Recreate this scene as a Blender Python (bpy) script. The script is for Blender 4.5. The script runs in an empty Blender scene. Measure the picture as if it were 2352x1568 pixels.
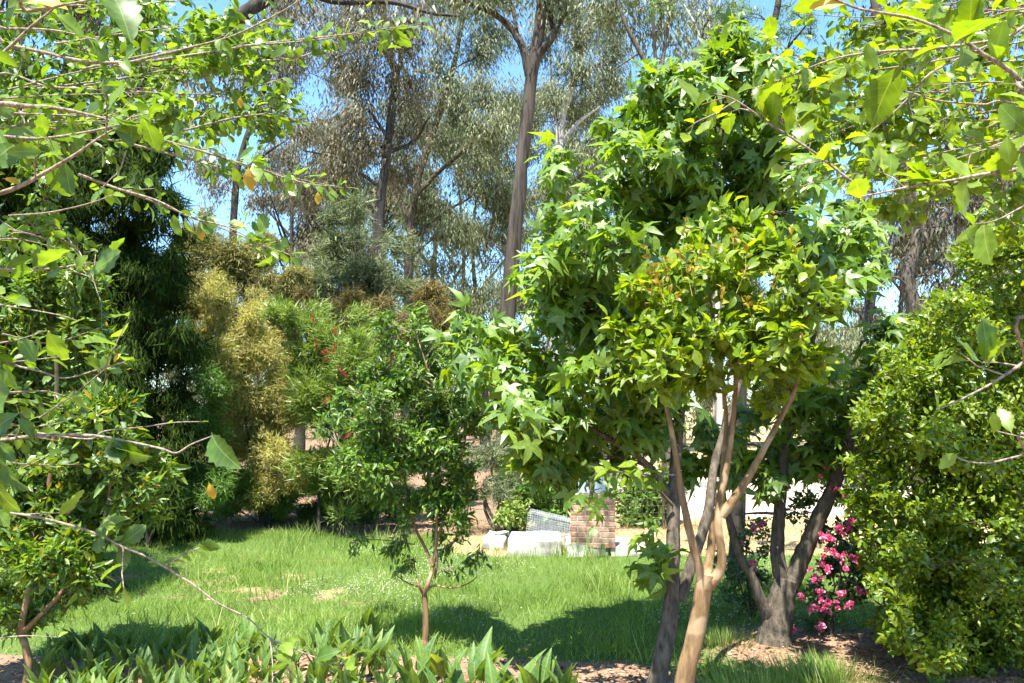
import bpy, math
import numpy as np
from mathutils import Matrix, Vector

# ------------------------------------------------------------------ camera, sky, sun, exposure
SC = bpy.context.scene
COL = SC.collection
F = 1846.0                      # focal length in units of a 2352 x 1568 frame
CAM_H = 2.1
PITCH = math.atan((930 - 784) / F)
cam_d = bpy.data.cameras.new('camera')
cam_d.sensor_width = 36.0
cam_d.lens = 36.0 * F / 2352.0
cam_d.clip_start = 0.05
cam_d.clip_end = 2000.0
cam = bpy.data.objects.new('camera', cam_d)
COL.objects.link(cam)
cam.location = (0, 0, CAM_H)
cam.rotation_euler = (math.pi / 2 + PITCH, 0, 0)
SC.camera = cam

SUN = np.array([-0.12, -0.36, 0.92]); SUN /= np.linalg.norm(SUN)
w = bpy.data.worlds.new('World'); SC.world = w; w.use_nodes = True
nt = w.node_tree
sky = nt.nodes.new('ShaderNodeTexSky'); sky.sky_type = 'NISHITA'; sky.sun_disc = False
sky.sun_elevation = math.asin(SUN[2]); sky.sun_rotation = math.atan2(SUN[0], SUN[1])
sky.altitude = 200; sky.air_density = 1.0; sky.dust_density = 0.6; sky.ozone_density = 2.0
bg = nt.nodes['Background']; bg.inputs[1].default_value = 0.112
tint = nt.nodes.new('ShaderNodeMix'); tint.data_type = 'RGBA'; tint.blend_type = 'MULTIPLY'; tint.inputs[0].default_value = 1.0
tint.inputs[7].default_value = (0.76, 1.0, 1.12, 1)
nt.links.new(sky.outputs[0], tint.inputs[6]); nt.links.new(tint.outputs[2], bg.inputs[0])
sun_d = bpy.data.lights.new('sun', 'SUN'); sun_d.energy = 5.0; sun_d.angle = math.radians(0.53)
sun_d.color = (1.0, 0.955, 0.87)
sun_o = bpy.data.objects.new('sun', sun_d); COL.objects.link(sun_o)
sun_o.rotation_euler = Vector(SUN).to_track_quat('Z', 'Y').to_euler()
sun_o.location = (-4, -4, 20)
vs = SC.view_settings
vs.view_transform = 'Standard'; vs.look = 'None'; vs.exposure = 1.85; vs.gamma = 1.0
SC.cycles.max_bounces = 6; SC.cycles.diffuse_bounces = 3; SC.cycles.glossy_bounces = 2
SC.cycles.transmission_bounces = 3; SC.cycles.transparent_max_bounces = 4
SC.cycles.use_adaptive_sampling = True; SC.cycles.adaptive_threshold = 0.02
SC.cycles.caustics_reflective = False; SC.cycles.caustics_refractive = False

# ------------------------------------------------------------------ helpers: pixels to places
cp, sp = math.cos(PITCH), math.sin(PITCH)
def ray(px, py):
    a = (px - 1176) / F; b = (784 - py) / F
    return np.array([a, cp - b * sp, sp + b * cp])
def P(px, py, D):
    """point seen at (px, py) of the frame, D metres ahead"""
    d = ray(px, py); t = D / d[1]
    return np.array([d[0] * t, D, CAM_H + d[2] * t])
def G(px, py, z=0.0):
    d = ray(px, py); t = (z - CAM_H) / d[2]
    return np.array([d[0] * t, d[1] * t, z])
def proj(p):
    p = np.atleast_2d(p); x = p[:, 0]; y = p[:, 1]; z = p[:, 2] - CAM_H
    dep = y * cp + z * sp; up = -y * sp + z * cp
    dep = np.maximum(dep, 1e-3)
    return 1176 + F * x / dep, 784 - F * up / dep, dep

def nrm(v):
    v = np.asarray(v, float)
    return v / np.maximum(np.linalg.norm(v, axis=-1, keepdims=True), 1e-9)

RNG = np.random.default_rng(7)
_LAT = np.random.default_rng(3).random((64, 64))
def vnoise(x, y, s):
    x = np.asarray(x) / s; y = np.asarray(y) / s
    xi = np.floor(x).astype(int); yi = np.floor(y).astype(int); fx = x - xi; fy = y - yi
    fx = fx * fx * (3 - 2 * fx); fy = fy * fy * (3 - 2 * fy)
    g = lambda a, b: _LAT[a % 64, b % 64]
    return (g(xi, yi) * (1 - fx) + g(xi + 1, yi) * fx) * (1 - fy) + (g(xi, yi + 1) * (1 - fx) + g(xi + 1, yi + 1) * fx) * fy

# ------------------------------------------------------------------ materials
MATS = {}
def _new(name):
    m = bpy.data.materials.new(name); m.use_nodes = True; MATS[name] = m
    n = m.node_tree.nodes; n.clear()
    return m, n, m.node_tree.links
def _ramp(n, cols):
    r = n.new('ShaderNodeValToRGB'); e = r.color_ramp.elements
    while len(e) < len(cols): e.new(0.5)
    for i, (p, c) in enumerate(cols):
        e[i].position = p; e[i].color = (*c, 1)
    return r

def leaf_mat(name, cols, trans=0.35, tcol=(1.6, 1.5, 0.5), rough=0.45, spec=0.5, vein=False):
    """cols: ramp of leaf colours picked by a random value per leaf"""
    m, n, L = _new(name)
    out = n.new('ShaderNodeOutputMaterial'); mix = n.new('ShaderNodeMixShader')
    bs = n.new('ShaderNodeBsdfPrincipled'); tr = n.new('ShaderNodeBsdfTranslucent')
    at = n.new('ShaderNodeAttribute'); at.attribute_name = 'rnd'
    oi = n.new('ShaderNodeObjectInfo')
    fr = n.new('ShaderNodeMix'); lt = n.new('ShaderNodeMath'); lt.operation = 'LESS_THAN'; lt.inputs[1].default_value = 0.0
    L.new(at.outputs['Fac'], lt.inputs[0]); L.new(lt.outputs[0], fr.inputs[0]); L.new(at.outputs['Fac'], fr.inputs[2]); L.new(oi.outputs['Random'], fr.inputs[3])
    r = _ramp(n, cols); L.new(fr.outputs[0], r.inputs[0])
    col = r.outputs[0]
    # mottling over the blade and larger drifts of colour through the plant
    ge = n.new('ShaderNodeNewGeometry'); no = n.new('ShaderNodeTexNoise'); no.inputs['Scale'].default_value = 1.7; no.inputs['Detail'].default_value = 1
    L.new(ge.outputs['Position'], no.inputs['Vector'])
    no2 = n.new('ShaderNodeTexNoise'); no2.inputs['Scale'].default_value = 60.0; no2.inputs['Detail'].default_value = 0
    L.new(ge.outputs['Position'], no2.inputs['Vector'])
    a2 = n.new('ShaderNodeMath'); a2.operation = 'ADD'; L.new(no.outputs[0], a2.inputs[0]); L.new(no2.outputs[0], a2.inputs[1])
    mr = n.new('ShaderNodeMapRange'); mr.inputs[1].default_value = 0.6; mr.inputs[2].default_value = 1.4
    mr.inputs[3].default_value = 0.7; mr.inputs[4].default_value = 1.3
    L.new(a2.outputs[0], mr.inputs[0])
    mu = n.new('ShaderNodeMix'); mu.data_type = 'RGBA'; mu.blend_type = 'MULTIPLY'; mu.inputs[0].default_value = 1
    L.new(col, mu.inputs[6]); L.new(mr.outputs[0], mu.inputs[7]); col = mu.outputs[2]
    if vein:
        def mth(op, a, b=None, c=None):
            k = n.new('ShaderNodeMath'); k.operation = op
            for i_, v in enumerate((a, b, c)):
                if v is None: continue
                if isinstance(v, (int, float)): k.inputs[i_].default_value = v
                else: L.new(v, k.inputs[i_])
            return k.outputs[0]
        tc = n.new('ShaderNodeTexCoord'); sx_ = n.new('ShaderNodeSeparateXYZ'); L.new(tc.outputs['Object'], sx_.inputs[0])
        ax = mth('ABSOLUTE', sx_.outputs[0])
        rib = mth('LESS_THAN', ax, 0.011)
        side = mth('GREATER_THAN', mth('SINE', mth('MULTIPLY', mth('SUBTRACT', sx_.outputs[1], mth('MULTIPLY', ax, 0.75)), 52.0)), 0.82)
        vm = mth('MULTIPLY', mth('MAXIMUM', mth('MULTIPLY', rib, 0.3), mth('MULTIPLY', side, 0.07)), lt.outputs[0])
        vx = n.new('ShaderNodeMix'); vx.data_type = 'RGBA'; L.new(vm, vx.inputs[0]); L.new(col, vx.inputs[6]); vx.inputs[7].default_value = (0.34, 0.42, 0.14, 1); col = vx.outputs[2]
    L.new(col, bs.inputs['Base Color'])
    bs.inputs['Roughness'].default_value = rough; bs.inputs['Specular IOR Level'].default_value = spec
    tm = n.new('ShaderNodeMix'); tm.data_type = 'RGBA'; tm.blend_type = 'MULTIPLY'; tm.inputs[0].default_value = 1
    L.new(col, tm.inputs[6]); tm.inputs[7].default_value = (*tcol, 1); L.new(tm.outputs[2], tr.inputs[0])
    mix.inputs[0].default_value = trans
    L.new(bs.outputs[0], mix.inputs[1]); L.new(tr.outputs[0], mix.inputs[2]); L.new(mix.outputs[0], out.inputs[0])
    return m

def bark_mat(name, dark, light, scale=14.0, stretch=0.18, bump=0.6, rough=0.9, blotch=None):
    m, n, L = _new(name)
    out = n.new('ShaderNodeOutputMaterial'); bs = n.new('ShaderNodeBsdfPrincipled')
    ge = n.new('ShaderNodeNewGeometry'); mp = n.new('ShaderNodeMapping'); mp.inputs['Scale'].default_value = (1, 1, stretch)
    L.new(ge.outputs['Position'], mp.inputs[0])
    no = n.new('ShaderNodeTexNoise'); no.inputs['Scale'].default_value = scale; no.inputs['Detail'].default_value = 7; no.inputs['Roughness'].default_value = 0.65
    L.new(mp.outputs[0], no.inputs['Vector'])
    r = _ramp(n, [(0.36, dark), (0.62, light)]); L.new(no.outputs[0], r.inputs[0]); col = r.outputs[0]
    if blotch:
        n2 = n.new('ShaderNodeTexNoise'); n2.inputs['Scale'].default_value = 5.0; L.new(ge.outputs['Position'], n2.inputs['Vector'])
        r2 = _ramp(n, [(0.52, (0, 0, 0)), (0.6, (1, 1, 1))]); L.new(n2.outputs[0], r2.inputs[0])
        mx = n.new('ShaderNodeMix'); mx.data_type = 'RGBA'; L.new(r2.outputs[0], mx.inputs[0]); L.new(col, mx.inputs[6]); mx.inputs[7].default_value = (*blotch, 1); col = mx.outputs[2]
    L.new(col, bs.inputs['Base Color']); bs.inputs['Roughness'].default_value = rough; bs.inputs['Specular IOR Level'].default_value = 0.2
    bu = n.new('ShaderNodeBump'); bu.inputs['Strength'].default_value = bump; bu.inputs['Distance'].default_value = 0.03
    L.new(no.outputs[0], bu.inputs['Height']); L.new(bu.outputs[0], bs.inputs['Normal'])
    L.new(bs.outputs[0], out.inputs[0])
    return m

def plain_mat(name, c1, c2, scale=8.0, rough=0.8, metal=0.0, bump=0.3, detail=6, spec=0.3, per_object=0.0):
    m, n, L = _new(name)
    out = n.new('ShaderNodeOutputMaterial'); bs = n.new('ShaderNodeBsdfPrincipled'); ge = n.new('ShaderNodeNewGeometry')
    no = n.new('ShaderNodeTexNoise'); no.inputs['Scale'].default_value = scale; no.inputs['Detail'].default_value = detail
    L.new(ge.outputs['Position'], no.inputs['Vector'])
    r = _ramp(n, [(0.35, c1), (0.65, c2)])
    f = no.outputs[0]
    if per_object:
        oi = n.new('ShaderNodeObjectInfo'); ma = n.new('ShaderNodeMath'); ma.operation = 'MULTIPLY_ADD'
        s1 = n.new('ShaderNodeMath'); s1.operation = 'SUBTRACT'; L.new(oi.outputs['Random'], s1.inputs[0]); s1.inputs[1].default_value = 0.5
        L.new(s1.outputs[0], ma.inputs[0]); ma.inputs[1].default_value = per_object; L.new(f, ma.inputs[2]); f2 = ma.outputs[0]
    else: f2 = f
    L.new(f2, r.inputs[0]); L.new(r.outputs[0], bs.inputs['Base Color'])
    bs.inputs['Roughness'].default_value = rough; bs.inputs['Metallic'].default_value = metal; bs.inputs['Specular IOR Level'].default_value = spec
    bu = n.new('ShaderNodeBump'); bu.inputs['Strength'].default_value = bump; bu.inputs['Distance'].default_value = 0.02
    L.new(f, bu.inputs['Height']); L.new(bu.outputs[0], bs.inputs['Normal'])
    L.new(bs.outputs[0], out.inputs[0])
    return m

def ground_mat():
    m, n, L = _new('ground')
    out = n.new('ShaderNodeOutputMaterial'); bs = n.new('ShaderNodeBsdfPrincipled'); ge = n.new('ShaderNodeNewGeometry')
    def noise(s, d=6):
        no = n.new('ShaderNodeTexNoise'); no.inputs['Scale'].default_value = s; no.inputs['Detail'].default_value = d
        L.new(ge.outputs['Position'], no.inputs['Vector']); return no.outputs[0]
    def mix(f, a, b):
        mx = n.new('ShaderNodeMix'); mx.data_type = 'RGBA'; L.new(f, mx.inputs[0]); L.new(a, mx.inputs[6]); L.new(b, mx.inputs[7]); return mx.outputs[2]
    def ramp(f, cols):
        r = _ramp(n, cols); L.new(f, r.inputs[0]); return r.outputs[0]
    big, fine, mid = noise(0.7), noise(45, 8), noise(6)
    grass = ramp(fine, [(0.3, (0.045, 0.085, 0.015)), (0.7, (0.11, 0.16, 0.04))])
    earth = ramp(fine, [(0.25, (0.085, 0.046, 0.026)), (0.5, (0.22, 0.135, 0.085)), (0.78, (0.40, 0.29, 0.20))])
    straw = ramp(fine, [(0.25, (0.22, 0.15, 0.07)), (0.7, (0.50, 0.38, 0.21))])
    sand = ramp(mid, [(0.3, (0.42, 0.33, 0.25)), (0.7, (0.60, 0.51, 0.41))])
    def mask(name):
        at = n.new('ShaderNodeAttribute'); at.attribute_name = name
        ad = n.new('ShaderNodeMath'); ad.operation = 'MULTIPLY_ADD'; L.new(mid, ad.inputs[0]); ad.inputs[1].default_value = 0.8
        L.new(at.outputs['Fac'], ad.inputs[2])
        mr = n.new('ShaderNodeMapRange'); mr.inputs[1].default_value = 0.75; mr.inputs[2].default_value = 1.05; L.new(ad.outputs[0], mr.inputs[0])
        return mr.outputs[0]
    c = mix(mask('straw'), grass, straw)
    c = mix(mask('earth'), c, earth)
    c = mix(mask('sand'), c, sand)
    L.new(c, bs.inputs['Base Color']); bs.inputs['Roughness'].default_value = 0.95; bs.inputs['Specular IOR Level'].default_value = 0.1
    bu = n.new('ShaderNodeBump'); bu.inputs['Strength'].default_value = 0.8; bu.inputs['Distance'].default_value = 0.02
    L.new(fine, bu.inputs['Height']); L.new(bu.outputs[0], bs.inputs['Normal']); L.new(bs.outputs[0], out.inputs[0])
    return m

M = dict(
    ground=ground_mat(),
    shrub=leaf_mat('shrub_leaf', [(0, (0.06, 0.125, 0.014)), (0.5, (0.10, 0.18, 0.018)), (1, (0.17, 0.26, 0.026))], 0.45, (1.9, 1.75, 0.4), 0.4, 0.6, True),
    shrub_r=leaf_mat('bright_shrub_leaf', [(0, (0.085, 0.15, 0.010)), (0.5, (0.13, 0.205, 0.012)), (1, (0.18, 0.26, 0.015))], 0.5, (2.1, 1.9, 0.25), 0.36, 0.6, True),
    yellow=leaf_mat('yellow_leaf', [(0, (0.44, 0.28, 0.03)), (1, (0.52, 0.36, 0.05))], 0.4, (1.5, 1.3, 0.5), 0.5, 0.4, True),
    gum=leaf_mat('sweetgum_leaf', [(0, (0.07, 0.15, 0.014)), (0.6, (0.13, 0.23, 0.018)), (1, (0.21, 0.31, 0.03))], 0.48, (2.0, 1.75, 0.3), 0.48, 0.9, True),
    crepe=leaf_mat('crepe_leaf', [(0, (0.09, 0.165, 0.012)), (0.6, (0.16, 0.245, 0.016)), (1, (0.23, 0.30, 0.02))], 0.48, (1.9, 1.7, 0.3), 0.42, 0.5, True),
    orange=leaf_mat('new_growth_leaf', [(0, (0.28, 0.16, 0.02)), (0.4, (0.29, 0.25, 0.025)), (1, (0.22, 0.29, 0.03))], 0.35, (1.4, 1.2, 0.5), 0.4, 0.4),
    smalltree=leaf_mat('small_tree_leaf', [(0, (0.05, 0.11, 0.015)), (0.6, (0.09, 0.175, 0.02)), (1, (0.16, 0.25, 0.03))], 0.38, (1.8, 1.7, 0.4), 0.42, 0.5),
    hedge=leaf_mat('hedge_leaf', [(0, (0.07, 0.135, 0.008)), (0.55, (0.13, 0.205, 0.010)), (1, (0.22, 0.28, 0.014))], 0.42, (1.9, 1.7, 0.25), 0.42, 0.5),
    leftbush=leaf_mat('narrow_bush_leaf', [(0, (0.055, 0.12, 0.014)), (0.6, (0.10, 0.185, 0.02)), (0.95, (0.17, 0.24, 0.03)), (0.985, (0.32, 0.24, 0.02))], 0.4, (1.9, 1.7, 0.35), 0.42, 0.5),
    darktree=leaf_mat('dark_weeping_leaf', [(0, (0.016, 0.034, 0.006)), (0.7, (0.03, 0.055, 0.009)), (1, (0.055, 0.08, 0.014))], 0.2, (1.5, 1.5, 0.4), 0.8, 0.05),
    finegreen=leaf_mat('fine_green_leaf', [(0, (0.05, 0.115, 0.014)), (0.7, (0.09, 0.175, 0.02)), (1, (0.15, 0.23, 0.03))], 0.3, (1.6, 1.6, 0.4), 0.5, 0.4),
    gold=leaf_mat('golden_leaf', [(0, (0.19, 0.23, 0.05)), (0.35, (0.30, 0.31, 0.075)), (0.7, (0.42, 0.38, 0.11)), (1, (0.48, 0.39, 0.18))], 0.35, (1.4, 1.3, 0.5), 0.6, 0.25),
    olive=leaf_mat('olive_leaf', [(0, (0.11, 0.115, 0.03)), (0.6, (0.19, 0.185, 0.048)), (1, (0.29, 0.24, 0.065))], 0.22, (1.3, 1.3, 0.6), 0.6, 0.25),
    rust=leaf_mat('rusty_leaf', [(0, (0.075, 0.075, 0.022)), (0.5, (0.14, 0.12, 0.032)), (1, (0.23, 0.135, 0.03))], 0.22, (1.3, 1.2, 0.6), 0.6, 0.25),
    greygreen=leaf_mat('grey_green_needles', [(0, (0.085, 0.11, 0.048)), (0.6, (0.14, 0.17, 0.075)), (1, (0.22, 0.25, 0.12))], 0.2, (1.3, 1.4, 0.6), 0.6, 0.25),
    bottle=leaf_mat('bottlebrush_leaf', [(0, (0.09, 0.15, 0.025)), (0.6, (0.165, 0.24, 0.04)), (1, (0.26, 0.31, 0.07))], 0.32, (1.6, 1.6, 0.45), 0.45, 0.4),
    euc=leaf_mat('gum_tree_leaf', [(0, (0.075, 0.095, 0.04)), (0.6, (0.13, 0.15, 0.066)), (1, (0.22, 0.235, 0.12))], 0.25, (1.3, 1.3, 0.6), 0.5, 0.3),
    euc_brown=leaf_mat('brown_gum_leaf', [(0, (0.08, 0.08, 0.042)), (0.5, (0.13, 0.12, 0.066)), (1, (0.20, 0.175, 0.10))], 0.25, (1.3, 1.2, 0.6), 0.5, 0.3),
    feather=leaf_mat('feathery_leaf', [(0, (0.06, 0.126, 0.024)), (1, (0.132, 0.216, 0.042))], 0.4, (1.7, 1.6, 0.4), 0.5, 0.3),
    rose=leaf_mat('rose_leaf', [(0, (0.03, 0.075, 0.018)), (1, (0.08, 0.14, 0.025))], 0.3, (1.7, 1.6, 0.4), 0.35, 0.6),
    petal=leaf_mat('pink_petal', [(0, (0.62, 0.05, 0.19)), (0.6, (0.76, 0.15, 0.32)), (1, (0.85, 0.48, 0.55))], 0.3, (1.2, 1.0, 1.1), 0.6, 0.2),
    red=leaf_mat('red_bristle', [(0, (0.30, 0.03, 0.03)), (1, (0.40, 0.09, 0.06))], 0.2, (1.2, 1, 1), 0.6, 0.2),
    white=leaf_mat('white_floret', [(0, (0.34, 0.36, 0.22)), (1, (0.55, 0.54, 0.42))], 0.2, (1, 1, 0.9), 0.7, 0.2),
    arum=leaf_mat('lily_leaf', [(0, (0.06, 0.125, 0.03)), (0.6, (0.09, 0.165, 0.036)), (0.9, (0.13, 0.22, 0.045)), (1, (0.20, 0.23, 0.05))], 0.36, (2.0, 1.8, 0.25), 0.55, 0.3, True),
    grass=leaf_mat('grass_blade', [(0, (0.10, 0.175, 0.028)), (0.5, (0.175, 0.265, 0.05)), (0.85, (0.27, 0.35, 0.09)), (1, (0.42, 0.40, 0.19))], 0.4, (1.6, 1.6, 0.5), 0.5, 0.3),
    shaggy=leaf_mat('shaggy_gum_leaf', [(0, (0.045, 0.04, 0.028)), (0.6, (0.08, 0.072, 0.045)), (1, (0.13, 0.115, 0.07))], 0.2, (1.3, 1.2, 0.6), 0.5, 0.3),
    straw=leaf_mat('dry_straw', [(0, (0.28, 0.19, 0.085)), (1, (0.5, 0.39, 0.22))], 0.25, (1.1, 1, 0.8), 0.7, 0.2),
    litter=leaf_mat('leaf_litter', [(0, (0.07, 0.038, 0.02)), (0.5, (0.22, 0.135, 0.08)), (1, (0.42, 0.31, 0.21))], 0.1, (1, 1, 0.8), 0.8, 0.2),
    bark_tan=bark_mat('tan_bark', (0.12, 0.072, 0.033), (0.25, 0.16, 0.078), 24, 0.16, 0.6, 0.75, (0.31, 0.215, 0.12)),
    bark_grey=bark_mat('grey_bark', (0.045, 0.037, 0.028), (0.14, 0.115, 0.085), 26, 0.3, 0.8),
    bark_dark=bark_mat('dark_bark', (0.022, 0.019, 0.016), (0.07, 0.06, 0.05), 10, 0.12, 0.8),
    bark_iron=bark_mat('furrowed_bark', (0.022, 0.018, 0.014), (0.10, 0.08, 0.062), 9, 0.09, 1.0),
    bark_pale=bark_mat('pale_bark', (0.30, 0.27, 0.23), (0.52, 0.48, 0.42), 4, 0.3, 0.2),
    twig=bark_mat('twig_bark', (0.11, 0.085, 0.06), (0.34, 0.28, 0.21), 120, 0.6, 0.4),
    twig_dark=bark_mat('dark_twig', (0.045, 0.036, 0.025), (0.13, 0.10, 0.07), 40, 0.5, 0.4),
    brick=plain_mat('brick', (0.30, 0.15, 0.10), (0.48, 0.29, 0.205), 14, 0.9, 0, 0.4, per_object=0.5),
    mortar=plain_mat('mortar', (0.42, 0.37, 0.32), (0.58, 0.52, 0.46), 40, 0.95),
    concrete=plain_mat('weathered_white_concrete', (0.20, 0.185, 0.165), (0.60, 0.57, 0.52), 4.5, 0.95, 0, 0.6, 10),
    galv=plain_mat('galvanised_wire', (0.42, 0.45, 0.47), (0.6, 0.63, 0.65), 20, 0.4, 0.6, 0.1),
    wire_dark=plain_mat('rusty_wire', (0.05, 0.04, 0.035), (0.12, 0.085, 0.06), 20, 0.8, 0.2, 0.1),
    rust_post=plain_mat('rusty_post', (0.20, 0.075, 0.035), (0.34, 0.15, 0.075), 12, 0.9, 0, 0.4),
    blue=plain_mat('pale_blue_sheet', (0.36, 0.47, 0.60), (0.48, 0.58, 0.70), 6, 0.3, 0.3, 0.05, spec=0.6),
)

# ------------------------------------------------------------------ mesh building
class MB:
    def __init__(s): s.V, s.T, s.Q, s.R, s.n = [], [], [], [], 0
    def add(s, V, T=None, Q=None, r=None):
        V = np.asarray(V, float).reshape(-1, 3)
        s.V.append(V)
        if T is not None and len(T): s.T.append(np.asarray(T, int).reshape(-1, 3) + s.n)
        if Q is not None and len(Q): s.Q.append(np.asarray(Q, int).reshape(-1, 4) + s.n)
        s.R.append(np.full(len(V), -1.0) if r is None else np.broadcast_to(np.asarray(r, float), (len(V),)))
        s.n += len(V)
    def mesh(s, name, mat, origin=(0, 0, 0), smooth=True, attrs=None):
        V = np.concatenate(s.V) - np.asarray(origin)
        T = np.concatenate(s.T) if s.T else np.zeros((0, 3), int)
        Q = np.concatenate(s.Q) if s.Q else np.zeros((0, 4), int)
        me = bpy.data.meshes.new(name)
        me.vertices.add(len(V)); me.vertices.foreach_set('co', V.astype(np.float32).ravel())
        li = np.concatenate([T.ravel(), Q.ravel()]).astype(np.int32)
        me.loops.add(len(li)); me.loops.foreach_set('vertex_index', li)
        st = np.concatenate([np.arange(len(T)) * 3, len(T) * 3 + np.arange(len(Q)) * 4]).astype(np.int32)
        me.polygons.add(len(st)); me.polygons.foreach_set('loop_start', st)
        me.polygons.foreach_set('use_smooth', np.full(len(st), smooth))
        a = me.attributes.new('rnd', 'FLOAT', 'POINT'); a.data.foreach_set('value', np.concatenate(s.R).astype(np.float32))
        for k, v in (attrs or {}).items():
            a = me.attributes.new(k, 'FLOAT', 'POINT'); a.data.foreach_set('value', v.astype(np.float32))
        me.materials.append(mat)
        me.update(calc_edges=True)
        return me
    def obj(s, name, mat, parent=None, origin=(0, 0, 0), smooth=True, attrs=None, **props):
        return link(name, s.mesh(name, mat, origin, smooth, attrs), parent, **props)

def link(name, me, parent=None, **props):
    o = bpy.data.objects.new(name, me); COL.objects.link(o)
    if parent is not None: o.parent = parent
    for k, v in props.items(): o[k] = v
    return o
def empty(name, loc, **props):
    o = link(name, None, None, **props); o.location = Vector(loc); o.empty_display_size = 0.2
    return o

def spline(pts, rad, per=5):
    """smooth curve through pts (K,3) with radii"""
    p = np.asarray(pts, float); r = np.asarray(rad, float)
    if len(p) < 3: per = max(per, 2)
    t = np.gradient(p, axis=0) if len(p) > 2 else np.repeat(p[1:] - p[:1], 2, 0)
    out, ro = [], []
    for i in range(len(p) - 1):
        u = np.linspace(0, 1, per, endpoint=False)[:, None]
        h = (2 * u**3 - 3 * u**2 + 1) * p[i] + (u**3 - 2 * u**2 + u) * t[i] + (-2 * u**3 + 3 * u**2) * p[i + 1] + (u**3 - u**2) * t[i + 1]
        out.append(h); ro.append(r[i] * (1 - u[:, 0]) + r[i + 1] * u[:, 0])
    out.append(p[-1:]); ro.append(r[-1:])
    return np.concatenate(out), np.concatenate(ro)

def tubes(mb, P_, R_, sides=5, r=0.0, rough=0.0, cap=True):
    """P_ (N,K,3) centre lines, R_ (N,K) radii"""
    P_ = np.asarray(P_, float); R_ = np.asarray(R_, float)
    if P_.ndim == 2: P_ = P_[None]; R_ = R_[None]
    N, K = P_.shape[:2]
    t = nrm(np.gradient(P_, axis=1))
    m = nrm(P_[:, -1] - P_[:, 0] + 1e-6)
    ref = np.where((np.abs(m[:, 2:3]) > 0.75), np.array([[0.9, 0.43, 0.05]]), np.array([[0.1, 0.05, 1.0]]))
    u = nrm(np.cross(t, ref[:, None, :])); v = np.cross(t, u)
    a = np.arange(sides) * 2 * math.pi / sides
    rr = np.repeat(R_[:, :, None], sides, 2)
    if rough: rr = rr * (1 + rough * RNG.normal(size=rr.shape))
    V = P_[:, :, None, :] + rr[..., None] * (np.cos(a)[None, None, :, None] * u[:, :, None, :] + np.sin(a)[None, None, :, None] * v[:, :, None, :])
    k, s = np.meshgrid(np.arange(K - 1), np.arange(sides), indexing='ij')
    q = np.stack([k * sides + s, k * sides + (s + 1) % sides, (k + 1) * sides + (s + 1) % sides, (k + 1) * sides + s], -1).reshape(-1, 4)
    Q = (q[None] + (np.arange(N) * K * sides)[:, None, None]).reshape(-1, 4)
    mb.add(V.reshape(-1, 3), None, Q, r)
    if cap and N == 1:
        c = P_[0, -1]; base = (K - 1) * sides
        mb.add(np.concatenate([V[0, -1], [c + t[0, -1] * R_[0, -1] * 0.4]]), [[i, (i + 1) % sides, sides] for i in range(sides)], None, r)

# ------------------------------------------------------------------ leaf shapes (length 1 along +y, upper side +z)
def strip_leaf(profile, rows, fold=0.12, curl=0.25, teeth=0.0, wave=0.0, petiole=0.12, tooth_from=0.3, twist=0.0, seed=0):
    rg = np.random.default_rng(seed)
    V, Q, T = [], [], []
    ts = np.linspace(0, 1, rows + 1)
    for i, t in enumerate(ts):
        wd = profile(t)
        if teeth and t > tooth_from and 0 < i < rows: wd *= 1 + teeth * (1 if i % 2 else -1)
        z = -curl * t * t
        wv = wave * math.sin(t * 9 + seed) * wd; tw = twist * t
        sh = -teeth * 0.12 if (teeth and i % 2 == 0) else teeth * 0.1
        l = np.array([-wd, t + (sh if 0 < i < rows else 0), fold * wd * 2 + wv]); r = np.array([wd, t + (sh if 0 < i < rows else 0), fold * wd * 2 - wv])
        for q in (l, r):
            x, zz = q[0], q[2]; q[0] = x * math.cos(tw) - zz * math.sin(tw); q[2] = x * math.sin(tw) + zz * math.cos(tw)
        V += [l + [0, 0, z], np.array([0, t, z]), r + [0, 0, z]]
    for i in range(rows):
        a = 3 * i
        Q += [[a, a + 1, a + 4, a + 3], [a + 1, a + 2, a + 5, a + 4]]
    V = np.array(V)
    if petiole:
        n = len(V); pw = 0.012
        V = np.concatenate([V, [[-pw, -petiole, 0.0], [pw, -petiole, 0.0], [pw, 0.02, 0.004], [-pw, 0.02, 0.004]]])
        Q.append([n, n + 1, n + 2, n + 3])
    return V, np.zeros((0, 3), int), np.array(Q)

obov = lambda t: 0.285 * (math.sin(math.pi * min(1, t) ** 1.25) ** 0.8 if 0 < t < 1 else 0.004)
ovat = lambda t: 0.27 * (math.sin(math.pi * t ** 0.85) ** 0.9 if 0 < t < 1 else 0.004)
SERR = [strip_leaf(obov, 12, f, c, 0.11, wv, 0.1, 0.28, tw, k) for k, (f, c, wv, tw) in enumerate([(0.10, 0.15, 0.05, 0.0), (0.22, 0.35, 0.12, 0.35), (0.05, -0.12, 0.16, -0.3), (0.28, 0.5, 0.05, 0.15), (0.12, 0.28, 0.2, -0.5)])]
SERR_LO = [strip_leaf(obov, 4, f, c, 0.10, wv, 0.0, 0.2, tw, k) for k, (f, c, wv, tw) in enumerate([(0.10, 0.15, 0.05, 0.0), (0.22, 0.35, 0.12, 0.35), (0.05, -0.12, 0.16, -0.3)])]
OVAL = [strip_leaf(ovat, 5, f, c, 0, wv, 0.08, 1, tw, k) for k, (f, c, wv, tw) in enumerate([(0.12, 0.2, 0.05, 0), (0.25, 0.35, 0.1, 0.3), (0.08, -0.1, 0.12, -0.3)])]
OVAL_LO = [strip_leaf(ovat, 3, f, c, 0, wv, 0, 1, tw, k) for k, (f, c, wv, tw) in enumerate([(0.12, 0.2, 0.05, 0), (0.25, 0.35, 0.1, 0.3), (0.08, -0.1, 0.12, -0.3)])]
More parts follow.
